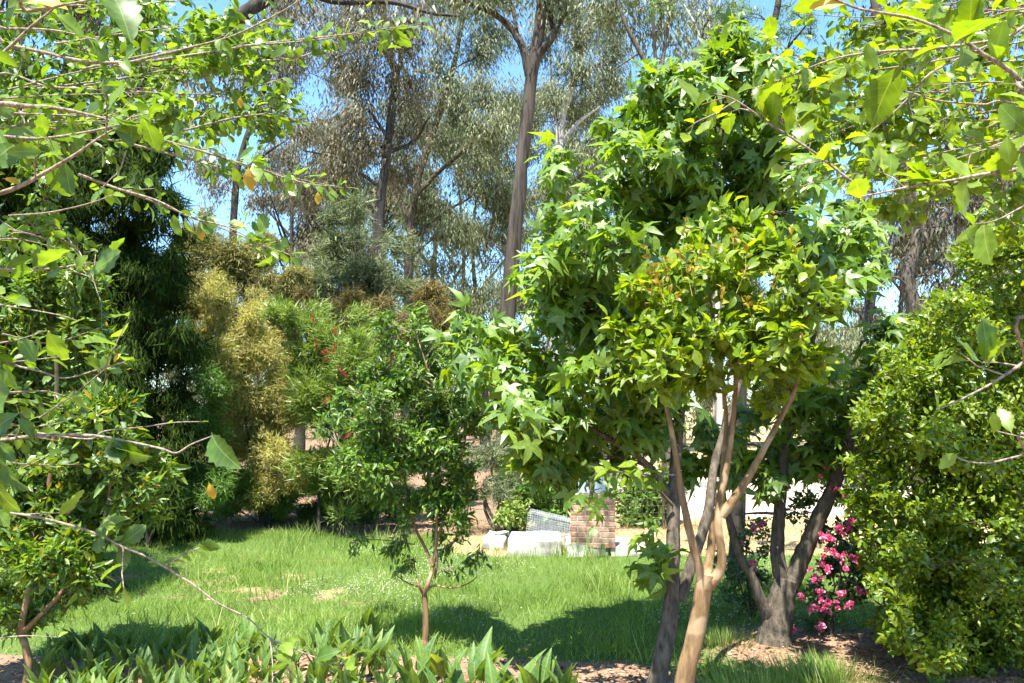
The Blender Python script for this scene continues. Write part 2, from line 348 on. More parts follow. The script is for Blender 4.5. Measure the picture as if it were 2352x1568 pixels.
def mini(wd, fold=0.15, bend=0.1):     # six-point leaf
    V = np.array([[0, 0, 0], [wd, 0.33, fold * wd], [wd * 0.75, 0.68, fold * wd - bend * 0.5], [0, 1, -bend], [-wd * 0.75, 0.68, fold * wd - bend * 0.5], [-wd, 0.33, fold * wd]])
    return V, np.zeros((0, 3), int), np.array([[0, 1, 2, 3], [0, 3, 4, 5]])
def lance(wd, fold=0.1, bend=0.05):    # four-point leaf
    V = np.array([[0, 0, 0], [wd, 0.4, fold * wd], [0, 1, -bend], [-wd, 0.4, fold * wd]])
    return V, np.array([[0, 1, 2], [0, 2, 3]]), np.zeros((0, 4), int)
def star(droop=0.5, seed=0):
    rg = np.random.default_rng(seed)
    hub = np.array([0, 0.22, 0.0]); V = [hub]; T = []
    angs = np.radians([-118, -60, 0, 60, 118]); ln = np.array([0.46, 0.64, 0.76, 0.64, 0.46]) * rg.uniform(0.92, 1.08, 5)
    d = lambda a, l: hub + np.array([math.sin(a) * l, math.cos(a) * l, -droop * l * l])
    val = []
    for i in range(6):
        a = (angs[0] - 0.5 if i == 0 else angs[4] + 0.5 if i == 5 else 0.5 * (angs[i - 1] + angs[i]))
        V.append(d(a, 0.17 if i in (0, 5) else 0.25)); val.append(len(V) - 1)
    for i in range(5):
        a = angs[i]; l = ln[i]; side = np.array([math.cos(a), -math.sin(a), 0])
        mid = d(a, l * 0.55); mL = mid - side * 0.125 * l / 0.7 + [0, 0, 0.03]; mR = mid + side * 0.125 * l / 0.7 + [0, 0, 0.03]
        b = len(V); V += [mL, d(a, l), mR, mid]
        T += [[0, val[i], b], [0, b, b + 3], [b, b + 1, b + 3], [b + 3, b + 1, b + 2], [0, b + 3, b + 2], [0, b + 2, val[i + 1]]]
    b = len(V); V += [np.array([-0.012, -0.25, 0.03]), np.array([0.012, -0.25, 0.03])]; T += [[b, b + 1, 0]]
    T = np.array(T)[:, ::-1]
    return np.array(V), T, np.zeros((0, 4), int)
def star_lo(droop, seed):
    rg = np.random.default_rng(seed); hub = np.array([0, 0.22, 0.0]); V = [hub]; T = []
    angs = np.radians([-118, -60, 0, 60, 118]); ln = np.array([0.46, 0.64, 0.76, 0.64, 0.46]) * rg.uniform(0.85, 1.12, 5)
    d = lambda a, l, k=1: hub + np.array([math.sin(a) * l, math.cos(a) * l, -droop * l * l * k])
    for i in range(6): V.append(d(angs[0] - 0.5 if i == 0 else angs[4] + 0.5 if i == 5 else 0.5 * (angs[i - 1] + angs[i]), 0.19 if i in (0, 5) else 0.29, 0.3))
    for i in range(5): V.append(d(angs[i], ln[i])); T += [[0, 7 + i, 1 + i], [0, 2 + i, 7 + i]]
    return np.array(V), np.array(T), np.zeros((0, 4), int)
STAR_LO = [star_lo(x, k) for k, x in enumerate((0.2, 0.5, 0.8, 1.1))]
STAR = [star(0.35, 1), star(0.75, 2), star(1.05, 3)]
BLADE = (np.array([[-0.5, 0, 0], [0.5, 0, 0], [0.4, 0.5, -0.04], [-0.4, 0.5, -0.04], [0, 1, -0.25]]) * [0.05, 1, 1], np.array([[3, 2, 4]]), np.array([[0, 1, 2, 3]]))

def frames(d, n):
    b = nrm(d); a = nrm(np.cross(b, n)); c = np.cross(a, b)
    return a, b, c
def cloud(mb, temps, pos, d, n, size, r=None):
    N = len(pos)
    if N == 0: return
    a, b, c = frames(d, n); size = np.broadcast_to(size, (N,))
    r = RNG.random(N) if r is None else r
    pick = RNG.integers(0, len(temps), N)
    for k, (V, T, Q) in enumerate(temps):
        i = np.nonzero(pick == k)[0]
        if len(i) == 0: continue
        W = pos[i][:, None] + size[i][:, None, None] * (V[None, :, 0:1] * a[i][:, None] + V[None, :, 1:2] * b[i][:, None] + V[None, :, 2:3] * c[i][:, None])
        off = (np.arange(len(i)) * len(V))[:, None, None]
        mb.add(W.reshape(-1, 3), (T[None] + off).reshape(-1, 3) if len(T) else None, (Q[None] + off).reshape(-1, 4) if len(Q) else None, np.repeat(r[i], len(V)))
_TM = {}
def temp_mesh(kind, temps, k, mat):
    key = (kind, k, mat.name)
    if key not in _TM:
        b = MB(); V, T, Q = temps[k]; b.add(V, T if len(T) else None, Q if len(Q) else None); _TM[key] = b.mesh('leaf', mat)
    return _TM[key]
def leaf_objs(kind, temps, mat, pos, d, n, size, parent, origin, name='leaf'):
    """every leaf an object of its own, sharing mesh data"""
    a, b, c = frames(d, n); size = np.broadcast_to(size, (len(pos),))
    for i in range(len(pos)):
        o = link(name, temp_mesh(kind, temps, int(RNG.integers(0, len(temps))), mat), parent)
        s = size[i]; p = pos[i] - origin
        o.matrix_basis = Matrix(((a[i, 0] * s, b[i, 0] * s, c[i, 0] * s, p[0]), (a[i, 1] * s, b[i, 1] * s, c[i, 1] * s, p[1]), (a[i, 2] * s, b[i, 2] * s, c[i, 2] * s, p[2]), (0, 0, 0, 1)))

# ------------------------------------------------------------------ plants
class Plant:
    def __init__(s, name, label, cat, base, bark, group=None):
        s.base = np.asarray(base, float); s.bark = bark
        s.root = empty(name, s.base, label=label, category=cat)
        if group: s.root['group'] = group
        s.nodes, s.nrad, s.ndir = [], [], []
        s.tw = MB(); s.leaf = []
    def limb(s, pts, r0, r1, name='limb', sides=8, per=5, rough=0.05, bark=None, flare=0.0, make=True):
        pts = np.asarray(pts, float); k = len(pts)
        rad = np.linspace(r0, r1, k)
        p, r = spline(pts, rad, per)
        if flare:
            n = len(r); r = r * (1 + flare * np.exp(-np.arange(n) / (n * 0.08 + 0.5)))
        s.nodes.append(p); s.nrad.append(r); s.ndir.append(nrm(np.gradient(p, axis=0)))
        o = None
        if make:
            mb = MB(); tubes(mb, p, r, sides, 0, rough); o = mb.obj(name, bark or s.bark, s.root, s.base)
        return o, p, r
    def clump(s, c, rad, nt, nl, size, droop=0.2, spread=0.05, up=0.7, out=0.5, shell=0.45, jit=0.6, lift=0.0, tr=0.004, branch_r=None, along=(0.35, 1.0), vary=0.3, twf=1.0, nr=0.45, ny=-0.22):
        """one branch from the nearest wood to c, nt twigs inside the ellipsoid, nl leaves on each"""
        c = np.asarray(c, float); rad = np.broadcast_to(np.asarray(rad, float), (3,))
        N = np.concatenate(s.nodes); R = np.concatenate(s.nrad); Dv = np.concatenate(s.ndir)
        dist = np.linalg.norm(N - c, axis=1) + 1.2 * np.maximum(0, N[:, 2] - c[2] + 0.3 * rad[2])
        i = int(np.argmin(dist)); p0 = N[i]; L = np.linalg.norm(c - p0)
        p1 = p0 + 0.35 * L * nrm(Dv[i] * 0.6 + nrm(c - p0) + [0, 0, 0.25]); p2 = c - 0.25 * (c - p0) + RNG.normal(size=3) * 0.06 * L + [0, 0, 0.08 * L]
        u = np.linspace(0, 1, 7)[:, None]
        br = (1 - u)**3 * p0 + 3 * (1 - u)**2 * u * p1 + 3 * (1 - u) * u * u * p2 + u**3 * c
        br[1:-1] += RNG.normal(size=(5, 3)) * 0.02 * L
        rb = min(R[i] * 0.75, (branch_r or 0.014 * L + 1.5 * tr)); rr = np.linspace(rb, tr * 1.2, 7)
        tubes(s.tw, br, rr, 5, 0, 0.05, cap=False)
        s.nodes.append(br[2:]); s.nrad.append(rr[2:]); s.ndir.append(nrm(np.gradient(br[2:], axis=0)))
        e = nrm(RNG.normal(size=(nt, 3))); rho = RNG.random((nt, 1)) ** shell * (1 + 0.16 * RNG.normal(size=(nt, 1)))
        end = c + e * rho * rad
        t0 = RNG.uniform(along[0], 1.0, nt) * 6; k0 = np.minimum(t0.astype(int), 5); fr_ = (t0 - k0)[:, None]
        st = br[k0] * (1 - fr_) + br[k0 + 1] * fr_
        ln = np.linalg.norm(end - st, axis=1, keepdims=True)
        m1 = st + (end - st) * 0.35 + RNG.normal(size=(nt, 3)) * 0.08 * ln + np.array([0, 0, 1.0]) * (lift + 0.08) * ln
        m2 = st + (end - st) * 0.7 + RNG.normal(size=(nt, 3)) * 0.06 * ln + np.array([0, 0, 1.0]) * (lift + 0.06) * ln
        tp = np.stack([st, m1, m2, end], 1)
        nk = max(2, int(nt * twf)); tubes(s.tw, tp[:nk], np.broadcast_to(np.array([1.0, 0.8, 0.6, 0.35]) * tr, (nk, 4)), 3)
        tt = RNG.uniform(0.25, 1.04, (nt, nl)) * 3; k = np.clip(tt.astype(int), 0, 2); f = (tt - k)[..., None]
        ii = np.arange(nt)[:, None]
        pos = tp[ii, k] * (1 - f) + tp[ii, k + 1] * f
        td = nrm(tp[ii, k + 1] - tp[ii, k])
        rnd = RNG.normal(size=(nt, nl, 3))
        pos = pos + rnd * spread
        per = nrm(np.cross(td, RNG.normal(size=(nt, nl, 3))))
        d = td * 0.5 + per * jit + np.array([0, 0, -droop])
        n = np.array([-0.05, ny, up]) + out * nrm(pos - c) + RNG.normal(size=(nt, nl, 3)) * nr
        sz = size * np.exp(np.clip(RNG.normal(size=(nt, nl)), -2, 1.2) * vary)
        s.leaf.append((pos.reshape(-1, 3), d.reshape(-1, 3), n.reshape(-1, 3), sz.ravel()))
    def blobs(s, lst, D, leafpx, lai, size, aspect, nl=6, dj=0.6, thick=1.0, split=3, core=0.0, fr=(0.5, 0.8), **kw):
        """lst of (px, py, rpx[, ry[, depth offset]]): clumps placed where the crown carries them; leaf count from the wanted cover"""
        sub = []
        for b in lst:
            px, py, rx = b[:3]; ry = b[3] if len(b) > 3 and b[3] else rx; off = b[4] if len(b) > 4 else RNG.normal() * dj
            k = split if rx * ry > 900 else 1
            for _ in range(k):
                f = RNG.uniform(*fr) if k > 1 else 1.0; g = 0.5 if k > 1 else 0.0
                sub.append((px + RNG.normal() * g * rx, py + RNG.normal() * g * ry, rx * f, ry * f * RNG.uniform(0.75, 1.1), off + RNG.normal() * g * dj, 1.0 / (k * f * f)))
        for px, py, rx, ry, off, wgt in sub:
            d = D + off; c = P(px, py, d); rw = rx * d / F; rh = ry * d / F; rt = 0.5 * (rw + rh) * thick
            n = lai * wgt * math.pi * rw * rh / (size * size * aspect)
            nt = max(2 if rx < 20 else 4, int(n / nl))
            s.clump(c, (rw, rt, rh), nt, nl, size, **kw)
            if core:        # older, larger leaves and dead sprays inside the bush
                m = max(3, int(core * n)); e = nrm(RNG.normal(size=(m, 3))); pos = c + [0, 0.25 * rt, 0] + e * RNG.random((m, 1)) ** 0.4 * np.array([rw, rt, rh]) * 0.72
                s.leaf.append((pos, RNG.normal(size=(m, 3)) + [0, 0, -.2], RNG.normal(size=(m, 3)) + [0, -.4, .5], size * RNG.uniform(1.8, 2.6, m)))
    def done(s, temps, mat, twig_mat=None, parts=0, kind='leaf', big_temps=None, crown='crown', twigs='twigs', big_px=24):
        if s.tw.n: s.tw.obj(twigs, twig_mat or s.bark, s.root, s.base, kind='stuff')
        if not s.leaf: return s
        pos, d, n, sz = [np.concatenate([l[i] for l in s.leaf]) for i in range(4)]
        keep = np.ones(len(pos), bool)
        if parts:
            x, y, dep = proj(pos)
            cell = big_px; key = np.floor(x / cell).astype(int) * 10000 + np.floor(y / cell).astype(int)
            inf = (x > 0) & (x < 2352) & (y > 0) & (y < 1568)
            o = np.argsort(dep); o = o[inf[o]]
            _, first = np.unique(key[o], return_index=True)
            front = o[first]; front = front[np.argsort(-(sz[front] / dep[front]))][:parts]
            keep[front] = False
            leaf_objs(kind, big_temps or temps, mat, pos[front], d[front], n[front], sz[front], s.root, s.base)
        mb = MB(); cloud(mb, temps, pos[keep], d[keep], n[keep], sz[keep])
        mb.obj(crown, mat, s.root, s.base, kind='stuff')
        return s

def PX(lst, D): return [P(x, y, D if len(r) == 0 else r[0]) for x, y, *r in lst]

# ================================================================== THE SETTING: ground
def axis(lo, hi, a, b, step):
    inner = np.arange(a, b, step)
    def ext(d):
        o, v, s = [], 0.0, step
        while v < d: s *= 1.25; v += s; o.append(min(v, d))
        return np.array(o)
    return np.concatenate([a - ext(a - lo)[::-1], inner, inner[-1] + ext(hi - inner[-1])])
gx = axis(-300, 300, -8, 8, 0.17); gy = axis(-120, 500, 4, 20, 0.17)
X, Y = np.meshgrid(gx, gy)
def gz(x, y):
    near = np.exp(-((y - 10) / 14)**2)
    return ((vnoise(x, y, 1.6) - 0.5) * 0.05 + (vnoise(x + 9, y, 0.5) - 0.5) * 0.02) * near
Z = gz(X, Y)
sst = lambda a, b, v: np.clip((v - a) / (b - a), 0, 1) ** 2 * (3 - 2 * np.clip((v - a) / (b - a), 0, 1))
def blobm(x, y, px, py, rx, ry):
    c = G(px, py); return np.exp(-(((x - c[0]) / rx)**2 + ((y - c[1]) / ry)**2))
def masks(x, y):
    n1 = vnoise(x, y, 0.9); n2 = vnoise(x + 30, y + 11, 0.35)
    edge = 6.85 - 0.3 * sst(0.0, 1.2, x) - 0.6 * sst(0.8, 2.0, x) + (n1 - 0.5) * 0.5
    earth = sst(0.15, -0.15, y - edge)
    earth = np.maximum(earth, 1.25 * blobm(x, y, 1850, 1490, 0.9, 0.75))
    earth = np.maximum(earth, 1.1 * blobm(x, y, 2050, 1520, 1.2, 1.2))
    earth = np.maximum(earth, 0.85 * blobm(x, y, 1430, 1550, 0.3, 0.3))
    earth = np.maximum(earth, 1.1 * n2 * blobm(x, y, 330, 1330, 1.2, 0.45)); earth = np.maximum(earth, 1.05 * n2 * blobm(x, y, 600, 1375, 1.1, 0.4))
    earth = np.maximum(earth, 1.2 * sst(12.9, 13.6, y + 0.1 * x + (n1 - 0.5) * 0.8) * sst(0.3, -0.4, x - 0.0))
    straw = 0.5 * n2 * n1
    straw = np.maximum(straw, 1.2 * sst(11.2, 11.9, y + 0.5 * (n1 - .5)) * sst(-1.6, -0.4, x))
    straw = np.maximum(straw, 0.85 * n2 * blobm(x, y, 700, 1370, 1.8, 0.6))
    straw = np.maximum(straw, 0.8 * n2 * blobm(x, y, 520, 1330, 1.9, 0.9))
    sand = 1.2 * sst(14.6, 15.2, y - 0.12 * x + (n1 - .5) * .6) * sst(2.0, 3.2, x) * sst(27.5, 26.0, y)
    return np.clip(earth, 0, 1.2), np.clip(straw, 0, 1.2), np.clip(sand, 0, 1.2)
ea, st_, sa = masks(X, Y)
fy, fx = np.meshgrid(np.arange(len(gy) - 1), np.arange(len(gx) - 1), indexing='ij'); nx = len(gx)
Qg = np.stack([fy * nx + fx, fy * nx + fx + 1, (fy + 1) * nx + fx + 1, (fy + 1) * nx + fx], -1).reshape(-1, 4)
mb = MB(); mb.add(np.stack([X, Y, Z], -1).reshape(-1, 3), None, Qg)
mb.obj('ground', M['ground'], None, attrs=dict(earth=ea.ravel(), straw=st_.ravel(), sand=sa.ravel()), kind='structure', label='flat garden lawn and bare earth under the trees', category='ground')

def lawn_points(n, x0, x1, y0, y1, dens):
    x = RNG.uniform(x0, x1, n); y = RNG.uniform(y0, y1, n)
    k = RNG.random(n) < dens(x, y); x = x[k]; y = y[k]
    px, py, dep = proj(np.stack([x, y, np.zeros_like(x)], 1)); k = (px > -120) & (px < 2470)
    x, y = x[k], y[k]
    return np.stack([x, y, gz(x, y) - 0.005], 1)
def tufts(name, mat, pos, h, lean, label, cat, wmul=1.0, r=None):
    n = len(pos); d = nrm(np.concatenate([RNG.normal(size=(n, 2)) * lean, np.ones((n, 1))], 1)); nn = np.concatenate([RNG.normal(size=(n, 2)), np.full((n, 1), 0.3)], 1)
    b = BLADE[0].copy(); b[:, 0] *= wmul
    mb = MB(); cloud(mb, [(b, BLADE[1], BLADE[2])], pos, d, nn, h, r)
    return mb.obj(name, mat, None, kind='stuff', label=label, category=cat)
def gdens(x, y):
    e, s, a = masks(x, y)
    lush = 0.35 + 0.65 * sst(0.25, 0.7, vnoise(x, y, 1.1))
    return np.clip(1.02 - 1.5 * e, 0, 1) * np.clip(1 - 0.85 * s, 0.05, 1) * (1 - np.clip(a, 0, 1)) * lush * np.clip(9.0 / y, 0.3, 1)
pg = lawn_points(270000, -7, 5, 5.5, 14.5, gdens)
hl = 0.045 + 0.09 * RNG.random(len(pg))**2 + 0.07 * sst(0.45, 0.8, vnoise(pg[:, 0], pg[:, 1], 0.8)) * RNG.random(len(pg))
tufts('lawn_grass', M['grass'], pg, hl, 0.45, 'sunlit green lawn grass between the lily bed and low white wall', 'grass', r=np.clip(RNG.random(len(pg)) * 0.62 + 0.55 * (vnoise(pg[:, 0], pg[:, 1], 1.4) - 0.3) + 0.35 * (vnoise(pg[:, 0] + 7, pg[:, 1], 0.35) - 0.5), 0, 0.999) * 0.999)
pt = lawn_points(13000, -4, 1.5, 6.4, 13, lambda x, y: sst(0.6, 0.85, vnoise(x + 5, y, 0.6)) * (1 - masks(x, y)[0] * 0.7))
tufts('tall_grass', M['grass'], pt, RNG.uniform(0.15, 0.38, len(pt)), 0.3, 'taller seeding grass stalks standing out of the lawn', 'grass', 0.45)
ps = lawn_points(24000, -2.2, 5.5, 10.4, 14.8, lambda x, y: np.clip(masks(x, y)[1] - 0.35, 0, 1))
tufts('dry_grass', M['straw'], ps, RNG.uniform(0.04, 0.14, len(ps)), 0.9, 'bleached dry grass round the foot of the low white wall', 'grass')
# clover heads
pc = lawn_points(14000, -3, 4, 7.6, 11.6, lambda x, y: gdens(x, y) * sst(0.35, 0.7, vnoise(x + 20, y, 1.3)))
pc[:, 2] += RNG.uniform(0.07, 0.13, len(pc))
oc = (np.array([[1, 0, 0], [0, 1, 0], [-1, 0, 0], [0, -1, 0], [0, 0, 0.9], [0, 0, -0.9]], float), np.array([[0, 1, 4], [1, 2, 4], [2, 3, 4], [3, 0, 4], [1, 0, 5], [2, 1, 5], [3, 2, 5], [0, 3, 5]]), np.zeros((0, 4), int))
mb = MB(); cloud(mb, [oc], pc, RNG.normal(size=(len(pc), 3)), RNG.normal(size=(len(pc), 3)), RNG.uniform(0.005, 0.010, len(pc)))
mb.obj('clover_flowers', M['white'], None, kind='stuff', label='tiny white clover heads scattered over the lawn', category='clover')
# leaf litter / bark chips
pl = lawn_points(60000, -6, 6, 4.5, 15, lambda x, y: np.clip(masks(x, y)[0], 0, 1) * 0.6)
pl[:, 2] += 0.012
mb = MB(); nl_ = len(pl); dd = RNG.normal(size=(nl_, 3)) * [1, 1, 0.25]
cloud(mb, [lance(0.22, 0.5, 0.1), lance(0.35, 0.3, -0.1)], pl, dd, RNG.normal(size=(nl_, 3)) * 0.4 + [0, 0, 1], RNG.uniform(0.02, 0.06, nl_))
mb.obj('leaf_litter', M['litter'], None, kind='stuff', label='brown leaf litter and bark chips on the bare earth', category='leaf litter')

# ================================================================== low white wall, brick pillar, wire
def block(name, parent, origin, c, size, rz, mat, seed, rough=0.03, taper=0.97):
    """irregular weathered block: subdivided box pushed about"""
    rg = np.random.default_rng(seed); n = 5; mb = MB()
    u = np.linspace(-1, 1, n + 1)
    def face(f):
        a, b = np.meshgrid(u, u, indexing='ij'); V = f(a, b).reshape(-1, 3); return V
    Vs = []; Qs = []; k = 0
    i, j = np.meshgrid(np.arange(n), np.arange(n), indexing='ij'); q = np.stack([i * (n + 1) + j, (i + 1) * (n + 1) + j, (i + 1) * (n + 1) + j + 1, i * (n + 1) + j + 1], -1).reshape(-1, 4)
    one = lambda a: np.ones_like(a)
    fs = [lambda a, b: np.stack([a, b, one(a)], -1), lambda a, b: np.stack([b, a, -one(a)], -1), lambda a, b: np.stack([one(a), a, b], -1), lambda a, b: np.stack([-one(a), b, a], -1), lambda a, b: np.stack([b, one(a), a], -1), lambda a, b: np.stack([a, -one(a), b], -1)]
    for f in fs: Vs.append(face(f)); Qs.append(q + k); k += (n + 1)**2
    V = np.concatenate(Vs)
    V = V * (1 - 0.035 * (np.abs(V[:, [1, 2, 0]])**4 + np.abs(V[:, [2, 0, 1]])**4) / 2)      # rounded edges
    V[:, :2] *= np.where(V[:, 2:3] > 0, taper, 1.0)
    key = np.round(V, 3); h = np.sin(key @ np.array([12.9, 78.2, 37.7]) + seed)[:, None] * np.array([[1, 1, 1.0]])
    h2 = np.sin(key @ np.array([[3.1, 1.7, 2.3], [1.3, 4.1, 2.9], [2.2, 1.1, 3.7]]) * 1.7 + seed)
    V = V * np.asarray(size) / 2 + rough * (0.35 * h + h2) * np.minimum(1, np.asarray(size).min() / 0.2)
    cr, sr = math.cos(rz), math.sin(rz)
    V = np.stack([V[:, 0] * cr - V[:, 1] * sr, V[:, 0] * sr + V[:, 1] * cr, V[:, 2]], -1) + c
    mb.add(V, None, Q=np.concatenate(Qs)); return mb.obj(name, mat, parent, origin)
WD = 11.9
wall0 = G(1160, 1272)
wall = empty('garden_wall', wall0, label='low whitewashed concrete and stone edging at the back of the lawn', category='wall')
def wall_block(px0, px1, py_top, py_bot, dep, seed, rz=0.0, rough=0.02):
    a = G(px0, py_bot); b = G(px1, py_bot); h = (py_bot - py_top) * a[1] / F
    c = (a + b) / 2; c[1] += dep / 2; c[2] = h / 2 - 0.02
    block('block', wall, wall0, c, (abs(b[0] - a[0]), dep, h + 0.04), rz, M['concrete'], seed, rough)
wall_block(1112, 1166, 1239, 1262, 0.8, 1, -0.1, 0.014)
wall_block(1167, 1296, 1243, 1276, 0.9, 2, -0.05, 0.008)
wall_block(1302, 1398, 1252, 1280, 0.8, 3, 0.0, 0.014)
wall_block(1400, 1486, 1258, 1281, 0.9, 4, 0.03, 0.01)

PB = G(1362, 1255, 0.14); PB[2] = 0.13
pil = empty('brick_pillar', PB, label='square reddish brick pillar standing on the low white wall', category='pillar'); pil.scale = (0.87, 0.87, 0.87)
rzp = math.radians(-7)
def rot(v, a): c, s = math.cos(a), math.sin(a); return np.array([v[0] * c - v[1] * s, v[0] * s + v[1] * c, v[2]])
def boxmesh(name, mat, sx, sy, sz, bev=0.006):
    x, y, z = sx / 2, sy / 2, sz / 2; b = bev
    V = []
    for X_ in (-1, 1):
        for Y_ in (-1, 1):
            for Z_ in (-1, 1):
                V += [(X_ * x, Y_ * (y - b), Z_ * (z - b)), (X_ * (x - b), Y_ * y, Z_ * (z - b)), (X_ * (x - b), Y_ * (y - b), Z_ * z)]
    import bmesh
    bm = bmesh.new()
    for v in V: bm.verts.new(v)
    bmesh.ops.convex_hull(bm, input=bm.verts)
    me = bpy.data.meshes.new(name); bm.to_mesh(me); bm.free(); me.materials.append(mat); return me
BL, BH, BT, J = 0.23, 0.074, 0.11, 0.011
ncol = 3; Wp = ncol * BL + (ncol - 1) * J; nc = 10; ch = BH + J
full = boxmesh('brick', M['brick'], BL, BT, BH); half = boxmesh('brick', M['brick'], (BL - J) / 2, BT, BH)
for k in range(nc):
    z = k * ch + BH / 2; row = []
    if k % 2 == 0: x = -Wp / 2; row = [(x + i * (BL + J) + BL / 2, full) for i in range(3)]
    else:
        hb = (BL - J) / 2; x = -Wp / 2; row = [(x + hb / 2, half)]; x += hb + J
        row += [(x + i * (BL + J) + BL / 2, full) for i in range(2)]; x += 2 * (BL + J); row += [(x + hb / 2, half)]
    for y in (0.0, BT + J):
        for bx_, me in row:
            o = link('brick', me, pil); v = rot(np.array([bx_ + RNG.normal() * .001, y + RNG.normal() * .0015, z]), rzp); o.location = Vector(v); o.rotation_euler = (0, 0, rzp + RNG.normal() * 0.004)
mo = link('mortar', boxmesh('mortar', M['mortar'], Wp - 0.012, 2 * BT + J - 0.012, nc * ch - J - 0.004, 0.002), pil)
mo.location = Vector(rot(np.array([0, (BT + J) / 2, (nc * ch - J) / 2]), rzp)); mo.rotation_euler = (0, 0, rzp)
# pale blue box on the pillar
zt = PB[2] + (nc * ch - J) * 0.87
bxo = PB + rot(np.array([0.0, 0.1, 0]), rzp); bxo[2] = zt
box = empty('metal_box', bxo, label='pale blue metal box standing on top of the brick pillar', category='box')
bd = link('box_body', boxmesh('box_body', M['blue'], 0.40, 0.2, 0.30, 0.01), box); bd.location = (0.0, 0, 0.152); bd.rotation_euler = (0, 0, rzp)
ld = link('box_lid', boxmesh('box_lid', M['galv'], 0.44, 0.24, 0.03, 0.008), box); ld.location = (0.0, 0, 0.319); ld.rotation_euler = (math.radians(3), 0, rzp)

def wire_grid(mb, p00, p10, p01, nu, nv, r):
    """wires spanning the panel with corners p00 (low left) p10 (low right) p01 (high left)"""
    U = p10 - p00; W = p01 - p00
    for i in range(nu + 1): tubes(mb, np.stack([p00 + U * i / nu, p00 + U * i / nu + W]), np.full(2, r), 4, cap=False)
    for j in range(nv + 1): tubes(mb, np.stack([p00 + W * j / nv, p00 + W * j / nv + U]), np.full(2, r), 4, cap=False)
# galvanised mesh bay in front of the pillar
a = P(1208, 1246, 12.0); b = P(1322, 1256, 11.7); c_ = P(1213, 1178, 12.0)
a[2] = max(a[2], 0.2)
mesh_o = empty('wire_mesh_panel', a, label='galvanised wire mesh panel leaning beside the brick pillar', category='mesh panel')
mb = MB(); wire_grid(mb, a, b, c_, 20, 10, 0.0018); mb.obj('wires', M['galv'], mesh_o, a, kind='stuff')
mb = MB(); dep_ = np.array([0.05, 0.5, 0.0]); wire_grid(mb, c_, c_ + (b - a), c_ + dep_, 20, 6, 0.0018); mb.obj('folded_top', M['galv'], mesh_o, a, kind='stuff')
mb = MB(); wire_grid(mb, a + dep_, b + dep_, c_ + dep_, 20, 10, 0.0016); mb.obj('rear_wires', M['galv'], mesh_o, a, kind='stuff')
# rusty post and the stock-wire fence
pb = G(1203, 1222); pp = empty('fence_post', pb, label='thin rusty brown post beside the wire mesh panel', category='post')
mb = MB(); tubes(mb, np.stack([pb + [0, 0, -.05], pb + [0.01, 0, 0.4], pb + [0.02, 0, 0.85]]), np.array([0.035, 0.033, 0.03]), 6, 0, 0.05); mb.obj('shaft', M['rust_post'], pp, pb)
mb = MB(); tubes(mb, np.stack([pb + [0.02, 0, 0.85], pb + [0.02, 0, 0.88]]), np.array([0.036, 0.03]), 6); mb.obj('cap', M['rust_post'], pp, pb)
fa = G(1400, 1222); fb = fa + np.array([1.9, 0.5, 0]); fe = empty('wire_fence', fa, label='dark stock wire fence running right behind the brick pillar', category='fence')
mb = MB(); wire_grid(mb, fa + [0, 0, 0.05], fb + [0, 0, 0.05], fa + [0, 0, 1.0], 20, 8, 0.004); mb.obj('wires', M['wire_dark'], fe, fa, kind='stuff')
for t in (0.0, 0.5, 1.0):
    q = fa + (fb - fa) * t; mb = MB(); tubes(mb, np.stack([q + [0, 0.03, -0.05], q + [0, 0.03, 1.15]]), np.array([0.025, 0.022]), 5); mb.obj('post', M['wire_dark'], fe, fa)

# ================================================================== far gum trees
def needle(wd): return np.array([[-wd, 0, 0], [wd, 0.12, 0], [0, 1, -0.08]]), np.array([[0, 1, 2]]), np.zeros((0, 4), int)
L4 = [needle(0.10), needle(0.13)]
EUC = dict(droop=1.1, spread=0.26, up=0.2, out=0.3, shell=0.55, jit=0.5, tr=0.010, vary=0.25, twf=0.3)
def gum(name, label, D, limbs, blobs, mat, bark, size=0.165, lai=2.3, base_px=None, cat='tree', twig=None, group=None, nl=8, dj=0.8):
    first = limbs[0][0]; top = P(*first[0], D)
    base = np.array([top[0] + 0.0, D, 0.0]) if base_px is None else np.array([P(base_px, 1100, D)[0], D, 0.0])
    p = Plant(name, label, cat, base, bark, group)
    for k, (pts, r0, r1) in enumerate(limbs):
        q = PX(pts, D)
        if k == 0: q = [base, *(base + (q[0] - base) * t for t in (0.5,)), *q]
        else:
            N = np.concatenate(p.nodes); i = np.argmin(np.linalg.norm(N - q[0], axis=1)); q[0] = N[i]
            for m in range(1, len(q)): q[m] = q[m] + [0, RNG.normal() * 0.4 * m / len(q), 0]
        p.limb(q, r0, r1, 'trunk' if k == 0 else 'limb', 9 if k == 0 else 6, 4, 0.06, flare=0.5 if k == 0 else 0)
    p.blobs(blobs, D, 0, lai, size, 0.11, nl=nl, dj=dj, thick=1.2, **EUC)
    p.done(L4, mat, twig or M['twig_dark'])
    return p
gum('gum_tree', 'thin dark gum tree in the blue sky gap at left', 27, [([(532, 640), (540, 450), (550, 370), (590, 250), (640, 120), (690, 0), (720, -120)], 0.16, 0.05), ([(545, 430), (600, 360), (660, 320)], 0.07, 0.02), ([(548, 390), (500, 350), (470, 340)], 0.05, 0.02)],
    [(640, 90, 62), (720, 70, 70), (690, 180, 62), (630, 250, 45), (500, 385, 42), (475, 420, 35), (680, 330, 40), (600, 10, 60), (720, -60, 90), (440, 380, 40), (560, 180, 40), (650, 400, 34)], M['euc_brown'], M['bark_dark'])
